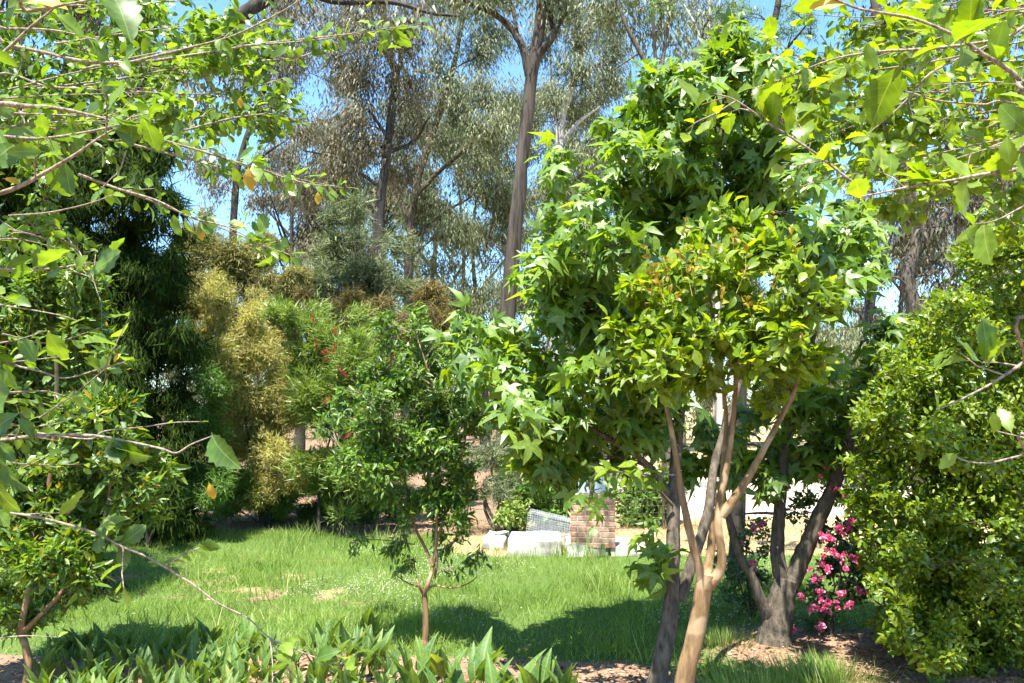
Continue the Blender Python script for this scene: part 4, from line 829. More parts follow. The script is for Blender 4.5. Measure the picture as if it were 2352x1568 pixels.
p.blobs([(1480, 700, 62), (1540, 640, 66), (1610, 600, 66), (1690, 570, 66), (1760, 600, 66), (1830, 660, 62), (1880, 720, 52), (1500, 790, 62), (1570, 740, 75), (1660, 700, 80), (1750, 710, 80), (1830, 780, 66), (1580, 830, 66), (1680, 810, 66), (1780, 830, 60), (1450, 760, 45), (1860, 850, 45), (1520, 860, 40), (1690, 520, 36), (1620, 540, 40), (1760, 540, 40), (1900, 690, 36), (1470, 640, 40), (1640, 860, 50), (1800, 880, 45), (1560, 870, 45), (1500, 850, 50), (1720, 860, 50), (1850, 850, 45), (1600, 780, 60), (1720, 770, 60)], D2, 0, 5.6, 0.08, 0.33, nl=7, dj=0.22, thick=0.9, **CR)
p.blobs([(1500, 1095, 24, 16, 0), (1450, 1090, 22, 14, -.1), (1400, 1085, 20, 12, -.1)], D2, 0, 1.1, 0.09, 0.33, nl=4, **CR)
p.done(OVAL_LO, M['crepe'], M['twig'], parts=300, kind='oval', big_px=26, big_temps=OVAL)
# orange tips: new shoots
n = 32; mbo = MB(); pr = p.root
for i in range(n):
    a = RNG.uniform(0, 2 * math.pi); rr = math.sqrt(RNG.random()); x = 1675 + math.cos(a) * rr * 245; y = 690 - abs(math.sin(a)) * rr * 165 + RNG.normal() * 30
    c = P(x, y, D2 - 0.45 * math.sqrt(max(0, 1 - rr * rr)) + 0.05 - 0.05); k = 9
    t = RNG.random((k, 1)); ax = nrm(np.array([RNG.normal() * .3, RNG.normal() * .3, 1.0]))
    pos = c + ax * t * 0.09; mbo2 = MB()
    cloud(mbo2, OVAL[:2], pos, RNG.normal(size=(k, 3)) * 0.8 + ax * 0.8, RNG.normal(size=(k, 3)) + [0, 0, .6], RNG.uniform(0.025, 0.055, k))
    tubes(mbo2, np.stack([c - ax * 0.1, c + ax * 0.09]), np.array([0.003, 0.001]), 3, 0.6)
    mbo2.obj('new_shoot', M['orange'], pr, p.base)

# ================================================================== small tree on the lawn
g3 = G(976, 1492); D3 = g3[1]; q = lambda x, y, d=0.0: P(x, y, D3 + d)
p = Plant('small_tree', 'slender young tree with narrow dark leaves in the middle of the lawn', 'tree', g3, M['bark_tan'])
p.limb([g3 + [0, 0, -.03], q(976, 1478), q(978, 1450), q(977, 1400), q(974, 1362)], 0.034, 0.024, 'trunk', 10, 6, 0.03, flare=0.15)
mb = MB(); pts, rr = spline([q(973, 1496), q(975, 1484), q(976, 1474), q(977, 1466)], [0.03, 0.042, 0.038, 0.026], 4); tubes(mb, pts, rr, 10, 0, 0.05); mb.obj('graft_knob', M['bark_tan'], p.root, p.base)
for pts, r0, r1 in [([(974, 1366), (984, 1338), (995, 1300), (1000, 1255), (1003, 1200), (1005, 1100), (1010, 980), (985, 860), (960, 780)], 0.02, 0.006), ([(974, 1368), (960, 1340), (953, 1310), (950, 1280)], 0.013, 0.005), ([(995, 1300), (975, 1255), (955, 1215), (945, 1165), (935, 1125), (915, 1050), (880, 950), (860, 850)], 0.015, 0.005), ([(978, 1358), (990, 1348), (1003, 1345), (1040, 1350), (1075, 1340), (1095, 1325)], 0.014, 0.004), ([(998, 1330), (1004, 1290), (1003, 1250), (1030, 1150), (1060, 1050), (1080, 950)], 0.012, 0.005), ([(955, 1215), (930, 1190), (915, 1150), (905, 1100)], 0.009, 0.004), ([(972, 1350), (940, 1340), (915, 1325), (905, 1310)], 0.007, 0.003), ([(953, 1250), (880, 1240), (830, 1240), (800, 1250)], 0.006, 0.003)]:
    p.limb(PX(pts, D3) if False else [q(x, y, RNG.normal() * 0.04) for x, y in pts], r0, r1, 'limb', 7, 4, 0.04)
ST = dict(droop=0.05, spread=0.025, up=0.5, out=0.5, shell=0.42, jit=0.55, tr=0.003, lift=0.05)
p.blobs([(900, 770, 36, 40), (960, 750, 36, 36), (930, 820, 60), (990, 830, 50), (870, 850, 45), (880, 920, 66), (960, 900, 70), (1040, 920, 50), (800, 930, 40), (840, 990, 66), (930, 990, 75), (1010, 990, 70), (1080, 990, 42), (860, 1070, 62), (950, 1070, 66), (1030, 1070, 62), (790, 1040, 40), (890, 1130, 42), (1050, 1130, 45), (980, 1140, 42), (1090, 1060, 36), (1060, 1190, 30), (750, 980, 30), (960, 720, 20), (880, 740, 22), (930, 1160, 36), (1010, 1180, 32), (900, 1040, 55), (990, 1040, 55), (1060, 1110, 36)], D3, 0, 5.0, 0.06, 0.24, nl=9, fr=(0.6, 0.95), dj=0.2, thick=1.0, **ST)
p.blobs([(930, 1240, 30, 26), (900, 1260, 30, 30), (1050, 1260, 36, 30), (1080, 1280, 30, 26), (1040, 1310, 28, 20), (830, 1240, 30, 18), (810, 1265, 18, 14), (940, 1290, 24, 20), (1110, 1270, 20, 20), (1010, 1230, 24, 24), (920, 1310, 20, 16), (1060, 1215, 24, 20)], D3, 0, 1.6, 0.062, 0.24, nl=7, dj=0.15, thick=1.0, droop=0.7, spread=0.02, up=0.4, out=0.4, shell=0.45, jit=0.6, tr=0.0025)
p.done([mini(0.16, 0.3, 0.15), mini(0.14, 0.3, -0.05), mini(0.18, 0.2, 0.3)], M['smalltree'], M['twig'], parts=260, kind='st', big_px=16)
mb = MB()
fm = None
for x, y in [(862, 750), (917, 760), (865, 832), (925, 836), (950, 845), (985, 768), (870, 900), (1010, 830), (890, 800), (905, 880), (955, 930), (1040, 960)]:
    if fm is None:
        mbb = MB(); k = 40; t = RNG.random(k); a = RNG.random(k) * 6.28
        cloud(mbb, [lance(0.3)], np.stack([0 * t, 0 * t, t * 0.055], 1), np.stack([np.cos(a), np.sin(a), 0.8 + 0 * a], 1), RNG.normal(size=(k, 3)), 0.012); fm = mbb.mesh('flower_spike', M['white'])
    o = link('flower_spike', fm, p.root); o.location = Vector(P(x, y, D3 - 0.2) - p.base); o.rotation_euler = (RNG.normal() * .4, RNG.normal() * .6, 0)

# ================================================================== narrow leaved bush at the left
D4 = 6.2; b4 = np.array([P(60, 1568, D4)[0], D4, 0.0]); q = lambda x, y, d=0.0: P(x, y, D4 + d)
p = Plant('narrow_leaved_bush', 'tall glossy narrow leaved bush at the left edge, thin stem below', 'bush', b4, M['bark_tan'])
p.limb([b4, q(66, 1530), q(58, 1480), q(50, 1430), q(90, 1250), q(120, 1050), q(130, 850), q(110, 680)], 0.032, 0.012, 'trunk')
p.limb([q(55, 1450), q(150, 1350), q(230, 1220), q(260, 1080)], 0.02, 0.008)
p.limb([q(90, 1250), q(20, 1100), q(0, 900), q(20, 760)], 0.02, 0.008)
p.limb([q(90, 1250), q(200, 1140), q(320, 1080)], 0.014, 0.005)
NB = dict(droop=-0.1, spread=0.02, up=0.5, out=0.6, shell=0.42, jit=0.6, tr=0.003, lift=0.05)
p.blobs([(50, 640, 66), (130, 660, 62), (190, 720, 55), (60, 740, 75), (150, 780, 75), (220, 800, 52), (50, 850, 80), (160, 880, 80), (250, 880, 55), (280, 950, 50), (60, 960, 85), (170, 980, 85), (260, 1020, 66), (330, 1060, 42), (380, 1080, 26), (70, 1080, 85), (180, 1090, 85), (290, 1110, 55), (60, 1190, 75), (150, 1200, 75), (240, 1200, 55), (330, 1150, 36), (40, 1290, 62), (120, 1300, 66), (200, 1300, 42), (60, 1370, 45), (20, 1400, 45), (280, 1210, 30), (150, 1370, 28), (190, 1360, 22), (-40, 900, 90), (-40, 1150, 90), (-40, 700, 90)], D4, 0, 6.2, 0.066, 0.24, core=0.09, fr=(0.6, 0.95), nl=9, dj=0.25, thick=0.9, **NB)
p.blobs([(270, 1375, 18, 10), (30, 1440, 40, 18), (110, 1420, 30, 16), (180, 1385, 24, 14)], D4, 0, 1.4, 0.07, 0.24, nl=6, dj=0.1, **NB)
p.done([mini(0.15, 0.3, 0.15), mini(0.13, 0.3, -0.05), mini(0.17, 0.2, 0.3)], M['leftbush'], M['twig_dark'], parts=280, kind='nb', big_px=18)

# ================================================================== right hedge
D5 = 6.4; b5 = np.array([P(2150, 1568, D5)[0], D5, 0.0]); q = lambda x, y, d=0.0: P(x, y, D5 + d)
p = Plant('hedge_shrub', 'big dense small leaved yellow green shrub filling the right side', 'shrub', b5, M['bark_grey'])
for pts in ([(2150, 1560), (2140, 1400), (2110, 1200), (2080, 1000), (2080, 800)], [(2180, 1560), (2200, 1350), (2240, 1150), (2270, 900), (2300, 650)], [(2140, 1560), (2080, 1400), (2030, 1250), (1990, 1100)], [(2200, 1560), (2260, 1400), (2320, 1200), (2340, 950)], [(2140, 1540), (2060, 1420), (2010, 1380)]):
    p.limb([q(x, y, 0.35 + abs(RNG.normal()) * 0.2) for x, y in pts], 0.024, 0.007, 'stem', 6, 4)
HG = dict(ny=-0.35, twf=0.3, droop=-0.1, spread=0.025, up=0.6, out=0.55, shell=0.4, jit=0.7, tr=0.003, lift=0.05)
hb = [(2300, 560, 60), (2240, 600, 50), (2340, 660, 70), (2260, 690, 66), (2180, 720, 50), (2120, 740, 40), (2330, 780, 80), (2240, 800, 80), (2150, 820, 66), (2080, 810, 45), (2030, 850, 40), (2330, 900, 85), (2240, 920, 85), (2140, 930, 80), (2050, 930, 58), (1990, 930, 36), (2330, 1020, 85), (2230, 1040, 85), (2130, 1040, 80), (2040, 1040, 66), (1985, 1050, 36), (2330, 1150, 85), (2230, 1160, 85), (2130, 1160, 80), (2040, 1160, 66), (1990, 1150, 40), (2330, 1280, 85), (2230, 1280, 85), (2130, 1290, 80), (2050, 1290, 62), (2330, 1400, 85), (2230, 1410, 80), (2140, 1420, 66), (2070, 1390, 50), (2320, 1510, 75), (2230, 1520, 66), (2150, 1510, 50), (2420, 800, 100), (2430, 1000, 110), (2430, 1200, 110), (2430, 1400, 100), (2400, 560, 80), (2090, 1490, 36), (2390, 480, 60), (2300, 480, 40), (2010, 1260, 36), (2020, 1080, 50), (2010, 980, 45), (2030, 1330, 40), (2060, 1460, 36), (2100, 880, 60), (2190, 980, 70), (2280, 1090, 70), (2180, 1220, 70), (2090, 1230, 60), (2090, 1340, 60), (2180, 1350, 70), (2280, 1340, 70), (2280, 1460, 70), (2190, 1470, 60), (2110, 1440, 50), (2050, 1440, 36), (2160, 1540, 45), (2260, 1540, 55)]
p.blobs(hb, D5, 0, 4.0, 0.043, 0.36, core=0.05, split=4, fr=(0.6, 0.95), nl=12, dj=0.3, thick=0.9, **HG)
p.blobs([(a, b, r * 1.15) for a, b, r in hb], D5 + 0.75, 0, 2.6, 0.085, 0.36, split=1, nl=10, dj=0.2, thick=0.8, **HG)
p.done([mini(0.24, 0.25, 0.1), mini(0.22, 0.3, -0.05), mini(0.27, 0.2, 0.2)], M['hedge'], M['twig_dark'], parts=300, kind='hedge', big_px=14)

# ================================================================== pink roses
def flower_mesh(seed):
    rg = np.random.default_rng(seed); mb = MB(); k = 26
    d = nrm(rg.normal(size=(k, 3)) + [0, -0.3, 0.7]); pos = d * 0.012 * rg.random((k, 1)) ** 0.5
    cloud(mb, [(np.array([[0, 0, 0], [0.35, 0.5, 0.1], [0.25, 0.95, 0.0], [0, 1, -0.05], [-0.25, 0.95, 0], [-0.35, 0.5, 0.1]]), np.zeros((0, 3), int), np.array([[0, 1, 2, 3], [0, 3, 4, 5]]))], pos, d, rg.normal(size=(k, 3)), rg.uniform(0.022, 0.034, k), rg.random(k))
    return mb.mesh('flower', M['petal'])
FM = [flower_mesh(i) for i in range(4)]
def rose(name, label, foot, blobs, flowers, lai, stems, fsize=1.0):
    g = G(*foot); D = g[1]; p = Plant(name, label, 'shrub', g, M['twig_dark'])
    for k in range(stems):
        b = blobs[k % len(blobs)]; e = P(b[0], b[1], D + RNG.normal() * 0.1); p.limb([g + [RNG.normal() * .05, RNG.normal() * .05, -.02], g * .5 + e * .5 + [RNG.normal() * .1, 0, .1], e], 0.012, 0.004, 'stem', 5, 4)
    p.blobs(blobs, D, 0, lai, 0.045, 0.36, nl=6, dj=0.15, **HG)
    p.done([mini(0.28, 0.2, 0.1), mini(0.25, 0.25, 0.0)], M['rose'], M['twig_dark'])
    for x, y, k in flowers:
        for _ in range(max(1, round(k * 0.75))):
            o = link('flower', FM[int(RNG.integers(0, 4))], p.root); o.location = Vector(P(x + RNG.normal() * 7, y + RNG.normal() * 7, D - 0.32 + RNG.normal() * 0.03) - p.base)
            s = RNG.uniform(0.65, 1.05) * fsize; o.scale = (s, s, s); o.rotation_euler = tuple(RNG.normal(size=3) * 0.6)
z8 = lambda l: [(1568 + x / 3.0, 1046 + y / 3.0, k) for x, y, k in l]
rose('pink_rose_bush', 'rose bush with cascading magenta flower clusters against the right hedge', (1905, 1455), [(1960, 1200, 42), (1920, 1240, 42), (1970, 1270, 42), (1890, 1290, 36), (1940, 1320, 42), (1890, 1350, 32), (1940, 1380, 36), (1900, 1410, 28), (1860, 1370, 24), (1980, 1360, 30), (1930, 1150, 36), (1860, 1440, 18), (1870, 1210, 30), (1845, 1150, 30)],
     z8([(960, 560, 4), (1030, 560, 4), (1080, 520, 4), (1130, 500, 4), (1110, 545, 3), (1060, 600, 4), (1040, 650, 2), (975, 680, 3), (1100, 680, 3), (1110, 730, 3), (1210, 730, 5), (1155, 700, 1), (950, 760, 5), (1015, 765, 2), (965, 835, 3), (885, 800, 1), (870, 850, 1), (905, 880, 2), (930, 935, 2), (950, 965, 2), (820, 952, 2), (1095, 955, 4), (1195, 910, 3), (1245, 955, 4), (990, 1020, 4), (1030, 1045, 2), (905, 1055, 2), (980, 1085, 4), (945, 1185, 5), (1255, 340, 4), (1210, 345, 3), (1160, 360, 1), (1180, 470, 1), (1125, 1035, 2), (865, 1075, 1), (765, 1180, 2), (1000, 90, 2), (1055, 215, 2), (910, 135, 1), (970, 135, 1), (1085, 320, 1), (1255, 270, 1)]), 3.2, 7)
rose('sparse_rose_bush', 'sparse rose bush with a few pink blooms between the bare limbs', (1730, 1410), [(1730, 1210, 36), (1700, 1250, 30), (1760, 1260, 32), (1720, 1300, 36), (1680, 1310, 30), (1750, 1330, 30), (1670, 1360, 28), (1730, 1370, 28), (1860, 1110, 36), (1700, 1380, 24), (1650, 1280, 24), (1830, 1180, 30)],
     z8([(475, 500, 2), (510, 460, 2), (480, 740, 4), (500, 750, 1), (575, 440, 1), (390, 600, 1), (695, 490, 1), (725, 215, 1)]), 1.9, 6)

# ================================================================== lily plants along the front
def arum_leaf(seed):
    rg = np.random.default_rng(seed); rows = 9; V, Q = [], []
    fold = rg.uniform(0.35, 0.9); curl = rg.uniform(0.05, 0.35); tw = rg.normal() * 0.5
    prof = lambda t: 0.108 * (math.sin(math.pi * t ** 0.62) ** 0.85 if 0 < t < 1 else 0.003) * (1 + 0.25 * (1 - t))
    L0 = 0.34                                        # stalk share of the whole leaf
    for i in range(rows + 1):
        t = i / rows; wd = prof(t) if i else 0.03; y = L0 + (1 - L0) * t; z = -curl * t * t
        wv = 0.10 * wd * math.sin(t * 10 + seed); a = tw * t; zz = fold * wd
        back = -0.05 if i == 1 else 0.0
        for s in (-1, 0, 1):
            x, h = s * wd, (zz + s * wv) if s else 0.0
            V.append([x * math.cos(a) - h * math.sin(a), y + (back if s else 0), z + x * math.sin(a) + h * math.cos(a)])
    for i in range(rows):
        b = 3 * i; Q += [[b, b + 1, b + 4, b + 3], [b + 1, b + 2, b + 5, b + 4]]
    V = np.array(V); mb = MB(); mb.add(V, None, Q)
    tubes(mb, np.array([[0, 0, 0.0], [0, L0 * .5, -0.02], [0, L0 + 0.03, 0.0]]), np.array([0.017, 0.014, 0.010]), 5, -1.0)
    return mb.mesh('leaf', M['arum'])
AL = [arum_leaf(i) for i in range(8)]
def arum(x, y, n, h, label):
    b = np.array([x, y, float(gz(np.array([x]), np.array([y]))[0])]); r = empty('lily_plant', b, label=label, category='plant', group='broad leaved lily plants along the front bed')
    for k in range(n):
        a = RNG.uniform(0, 2 * math.pi); tilt = RNG.uniform(0.03, 0.36); s = h * RNG.uniform(0.65, 1.1)
        d = np.array([math.cos(a) * math.sin(tilt), math.sin(a) * math.sin(tilt), math.cos(tilt)]); nn = np.array([-math.cos(a), -math.sin(a), 0.3]) + RNG.normal(size=3) * .5
        A_, B_, C_ = frames(d[None], nn[None]); A_, B_, C_ = A_[0] * s, B_[0] * s, C_[0] * s
        o = link('leaf', AL[int(RNG.integers(0, 8))], r); off = np.array([math.cos(a), math.sin(a), 0]) * 0.03
        o.matrix_basis = Matrix(((A_[0], B_[0], C_[0], off[0]), (A_[1], B_[1], C_[1], off[1]), (A_[2], B_[2], C_[2], 0), (0, 0, 0, 1)))
LB = 'broad spear leaved lily plant in the crowded front bed'
spots = []
for _ in range(4000):
    px = RNG.uniform(90, 900); py = RNG.uniform(1500, 1680)
    if px > 660 and px < 720 and py < 1600 and RNG.random() < 0.8: continue
    g = G(px, py)
    if all(np.hypot(g[0] - s[0], g[1] - s[1]) > 0.12 for s in spots): spots.append(g)
    if len(spots) >= 126: break
for g in spots: arum(g[0], g[1], int(RNG.integers(3, 7)), RNG.uniform(0.20, 0.34), LB)
arum(*G(845, 1490)[:2], 7, 0.42, 'dark tall lily plant at the back of the bed beside the small tree')
arum(*G(1098, 1605)[:2], 4, 0.5, 'tallest lily plant, one broad folded leaf, right of the small tree')
for px, py, h in [(940, 1570, .36), (985, 1580, .4), (1030, 1590, .4), (1190, 1640, .45), (1230, 1640, .42), (1300, 1650, .4), (950, 1620, .4), (1060, 1650, .42), (1010, 1640, .4), (1260, 1660, .4), (1140, 1650, .4)]:
    arum(*G(px, py)[:2], 5, h, 'low lily plant at the thin right end of the front bed')
# grass tussocks at lower right
def tussock(px, py, n, h, label):
    g = G(px, py); pos = np.repeat(g[None], n, 0) + RNG.normal(size=(n, 3)) * [0.16, 0.12, 0]; pos[:, 2] = 0
    r = empty('grass_tussock', g, label=label, category='grass tuft'); mb = MB()
    d = nrm((pos - g) * 2.5 + RNG.normal(size=(n, 3)) * 0.25 + [0, 0, 1]); b = BLADE[0].copy(); b[:, 0] *= 0.7
    cloud(mb, [(b, BLADE[1], BLADE[2])], pos, d, d * [1, 1, 0] * 1.0 + [0.1, -0.5, 0.3], RNG.uniform(0.5, 1.1, n) * h); mb.obj('blades', M['grass'], r, g, kind='stuff')
tussock(1890, 1568, 900, 0.22, 'bright grass tussock in front of the mulch at lower right')
tussock(1720, 1590, 700, 0.2, 'grass tuft in the shade right of the tan trunk')
tussock(1640, 1480, 600, 0.16, 'grass tuft growing just behind the tan trunk')

# ================================================================== near shrubs whose branches frame the view
def near_shrub(name, label, base, trunk, bark):
    p = Plant(name, label, 'shrub', base, bark); p.limb(trunk, 0.045, 0.02, 'trunk', 8, 5); return p
def branch(p, pts, D, r0, leaves, mat, size, droop=0.1, up=0.7, spread=0.5, root=None, seed=None, start=0.0, kind='serr', r1=None, upward=0.0):
    """a leafy branch: traced line, leaf tufts at its nodes, every leaf its own object"""
    w = [P(x, y, (D if not rest else rest[0])) for x, y, *rest in pts]
    if root is not None: w = [root, *w]
    r0 *= 0.75; o, cp_, r = p.limb(w, r0, r1 or max(0.001, r0 * 0.25), 'branch', 6, 6, 0.06, bark=M['twig'])
    seg = np.linalg.norm(np.diff(cp_, axis=0), axis=1); cum = np.concatenate([[0], np.cumsum(seg)]); Ltot = cum[-1]
    s0 = 0 if root is None else np.linalg.norm(w[1] - w[0]) * 0.9
    k = int(leaves); at = lambda t: np.stack([np.interp(t, cum, cp_[:, j]) for j in range(3)], 1)
    lo = s0 + start * (Ltot - s0); ns = k // 6; on = k - 3 * ns
    t = np.sort(RNG.uniform(lo, Ltot, max(1, (on + 1) // 2))); t = np.repeat(t, 2)[:on]; t[-1] = Ltot
    pos = at(t); td = nrm(at(t + 0.01) - at(t - 0.02))
    if ns:                                              # short side twigs, three leaves on each
        ts = RNG.uniform(lo, Ltot, ns); b0 = at(ts); bd = nrm(at(ts + 0.01) - at(ts - 0.02))
        sd = nrm(bd * 0.6 + nrm(np.cross(bd, RNG.normal(size=(ns, 3)))) * 0.8 + [0, 0, 0.15]); ln = size * RNG.uniform(0.8, 2.4, (ns, 1))
        tw = np.stack([b0, b0 + sd * ln * 0.5 + RNG.normal(size=(ns, 3)) * 0.004, b0 + sd * ln], 1)
        mbt = MB(); tubes(mbt, tw, np.broadcast_to(np.array([0.0018, 0.0014, 0.0009]), (ns, 3)), 4); mbt.obj('side_twigs', M['twig'], o, p.base, kind='stuff')
        for f in (0.45, 0.75, 1.0): pos = np.concatenate([pos, b0 + sd * ln * f]); td = np.concatenate([td, sd])
    k = len(pos); per = nrm(np.cross(td, RNG.normal(size=(k, 3))))
    d = td * 0.45 + per * spread * 1.6 + [0, 0, upward - droop]
    n = RNG.normal(size=(k, 3)) * 0.4 + [-0.1, -0.25, up]
    sz = size * np.exp(RNG.normal(size=k) * 0.28)
    leaf_objs(kind, SERR, mat, pos + RNG.normal(size=(k, 3)) * 0.003, d, n, sz, o, p.base)
    return o, cp_
def sprays(p, lines, mat, size, per_m, up=0.7, lift=0.0):
    """long thin shoots clothed in small leaves"""
    for pts, D in lines:
        w = [P(x, y, D + 0.12 * k) for k, (x, y) in enumerate(pts)]; L = sum(np.linalg.norm(w[i + 1] - w[i]) for i in range(len(w) - 1))
        o, c, r = p.limb(w, 0.0035, 0.001, 'shoot', 5, 6, 0.06, bark=M['twig'])
        k = int(per_m * L); t = RNG.uniform(0.03, 1.0, k) * (len(c) - 1); i = np.minimum(t.astype(int), len(c) - 2); f = (t - i)[:, None]
        pos = c[i] * (1 - f) + c[i + 1] * f; td = nrm(c[i + 1] - c[i]); per = nrm(np.cross(td, RNG.normal(size=(k, 3))))
        pos = pos + per * RNG.uniform(0, 0.022, (k, 1))
        p.leaf.append((pos, td * 0.55 + per * 0.8 + [0, 0, lift], RNG.normal(size=(k, 3)) * 0.45 + [-0.05, -0.3, up], size * np.exp(np.clip(RNG.normal(size=k), -2, 1.3) * 0.3)))
def yellow_leaf(p, x, y, D, s, d, label=None):
    c = P(x, y, D); o = link('leaf', temp_mesh('serr', SERR, 1, M['yellow']), p.root); a, b, cc = frames(np.array([d]), np.array([[0.1, -1, 0.5]]))
    o.matrix_basis = Matrix(((a[0, 0] * s, b[0, 0] * s, cc[0, 0] * s, c[0] - p.base[0]), (a[0, 1] * s, b[0, 1] * s, cc[0, 1] * s, c[1] - p.base[1]), (a[0, 2] * s, b[0, 2] * s, cc[0, 2] * s, c[2] - p.base[2]), (0, 0, 0, 1)))
    o['label'] = label or 'yellowed dying leaf'

bl = np.array([-2.15, 2.3, 0.0])
pL = near_shrub('serrated_leaf_shrub', 'near shrub with serrated leaves whose branches reach in from the left', bl, [bl, bl + [0.05, 0, 0.8], bl + [-0.05, 0.1, 1.6], bl + [0.05, 0.1, 2.3], bl + [0.1, 0.2, 3.0]], M['twig'])
def RL(z, dy=0.0): return bl + [0.03, 0.1 + dy, z]
S = M['shrub']
branch(pL, [(-150, 250), (0, 128), (70, 62), (130, 12), (160, -40)], 1.35, 0.006, 12, S, 0.0522, root=RL(2.0), start=.3)
branch(pL, [(-100, 70), (15, 66), (110, 68), (180, 80), (240, 97)], 2.2, 0.007, 15, S, 0.0391, root=RL(2.7))
branch(pL, [(-120, 90), (30, 107), (100, 120), (190, 140), (290, 143), (350, 130), (440, 108), (540, 80), (640, 30), (690, 0)], 2.2, 0.009, 45, S, 0.0365, root=RL(2.7), start=.15)
branch(pL, [(-120, 240), (0, 238), (60, 243), (130, 248), (200, 262), (270, 280)], 2.0, 0.013, 9, S, 0.0435, root=RL(2.4), start=.2)
branch(pL, [(-120, 310), (0, 313), (90, 318), (200, 303), (280, 283), (310, 262)], 1.6, 0.007, 21, S, 0.0505, root=RL(2.1), start=.1)
branch(pL, [(-120, 470), (0, 443), (60, 420), (140, 375), (180, 350), (230, 315), (285, 284)], 1.5, 0.008, 18, S, 0.0522, root=RL(2.0), start=.35)
branch(pL, [(20, 495), (110, 488), (200, 468), (260, 447)], 1.7, 0.003, 2, S, 0.0348)
branch(pL, [(290, 345), (275, 390), (255, 410), (230, 435)], 1.6, 0.0025, 0 + 1, S, 0.0261)
branch(pL, [(285, 284, 1.6), (330, 310, 1.8), (420, 335), (520, 365), (600, 390), (700, 420), (775, 428)], 2.0, 0.005, 30, S, 0.0365, start=.3)
branch(pL, [(370, 205), (395, 165), (425, 128)], 2.1, 0.003, 2, S, 0.0348)
branch(pL, [(350, 140), (480, 120), (600, 100), (700, 90), (800, 78), (880, 66), (965, 55)], 2.4, 0.006, 36, S, 0.0400, start=.2)
branch(pL, [(-60, 190), (120, 200), (300, 210), (450, 215), (560, 205), (650, 180)], 2.5, 0.006, 36, S, 0.0365, root=RL(2.6), start=.2)
branch(pL, [(180, 400), (260, 430), (360, 460), (440, 500), (520, 520), (600, 560), (665, 585)], 2.0, 0.005, 27, S, 0.0365, start=.2)
branch(pL, [(-100, 620), (0, 618), (100, 618), (200, 605), (245, 600)], 1.5, 0.005, 15, S, 0.0522, root=RL(1.9), start=.2)
branch(pL, [(-100, 690), (0, 700), (130, 722), (180, 737)], 2.0, 0.005, 9, S, 0.0478, root=RL(1.9))
branch(pL, [(-100, 815), (0, 831), (50, 843), (95, 853), (150, 868), (220, 850), (290, 830)], 1.6, 0.005, 24, S, 0.0539, root=RL(1.8), droop=.5)
branch(pL, [(90, 960), (170, 905), (250, 840)], 1.8, 0.003, 6, S, 0.0348)
branch(pL, [(-100, 1025), (0, 1012), (95, 1000), (210, 1000), (300, 1015), (370, 1030), (405, 1040), (440, 1020), (490, 1000)], 1.5, 0.006, 27, S, 0.0592, root=RL(1.7), droop=.9, spread=0.4)
branch(pL, [(60, 990), (200, 1008), (240, 990), (330, 980), (400, 970), (462, 968)], 1.75, 0.003, 4, S, 0.0261)
branch(pL, [(-100, 1165), (0, 1175), (100, 1190), (220, 1225), (280, 1255), (340, 1280), (440, 1340), (500, 1385), (570, 1420), (620, 1465), (700, 1500), (790, 1535)], 1.6, 0.0042, 36, S, 0.042, root=RL(1.5), start=.25, upward=.2)
branch(pL, [(620, 1465), (650, 1520), (700, 1580)], 1.6, 0.002, 2, S, 0.0261)
branch(pL, [(-60, 1470), (0, 1465), (60, 1460), (130, 1463)], 2.3, 0.005, 1, S, 0.0261, root=RL(1.1))
branch(pL, [(-60, 10), (60, 25), (160, 8), (260, -10)], 1.3, 0.006, 12, S, 0.0609, root=RL(2.7))
for x, y, D, s, d in [(570, 385, 1.95, 0.055, (0.1, 0, -1)), (552, 222, 2.3, 0.03, (0, 0, -1)), (730, 440, 1.98, 0.03, (0, 0, -1)), (455, 520, 2.0, 0.035, (0.3, 0, -1)), (60, 6, 1.3, 0.06, (1, 0, .1)), (262, 832, 1.6, 0.02, (0.5, 0, 1)), (10, 410, 1.6, 0.03, (1, 0, -.2)), (480, 1110, 1.5, 0.03, (0.3, 0, -1)), (535, 515, 2.0, 0.03, (1, 0, 0))]:
    yellow_leaf(pL, x, y, D, s, d)
# inner foliage of the left shrub
LS = []
for k in range(26):
    x0 = RNG.uniform(-120, 260); y0 = RNG.uniform(-10, 330); sl = RNG.uniform(-0.3, 0.12) + (0.15 if y0 > 220 else 0); ln = RNG.uniform(260, 480)
    LS.append(([(x0, y0), (x0 + ln * .5, y0 + sl * ln * .5 - 8), (x0 + ln, y0 + sl * ln + RNG.normal() * 15)], RNG.uniform(2.0, 3.0)))
for k in range(9):
    x0 = RNG.uniform(-100, 40); y0 = RNG.uniform(560, 1120); LS.append(([(x0, y0), (x0 + 110, y0 + RNG.normal() * 20), (x0 + 230, y0 + RNG.normal() * 40)], RNG.uniform(1.9, 2.8)))
LS += [([(330, 310), (480, 352), (640, 400), (790, 432)], 1.85), ([(420, 300), (540, 270), (640, 262), (690, 285)], 2.2), ([(180, 400), (330, 455), (460, 505), (600, 560), (675, 588)], 1.95), ([(560, 105), (720, 92), (860, 72), (968, 58)], 2.3), ([(600, 140), (690, 130), (760, 100)], 2.3), ([(300, 330), (450, 370), (520, 390)], 2.1)]
sprays(pL, LS, M['shrub'], 0.034, 85)
NS = dict(droop=0.1, spread=0.02, up=0.6, out=0.3, shell=0.5, jit=0.7, tr=0.003)
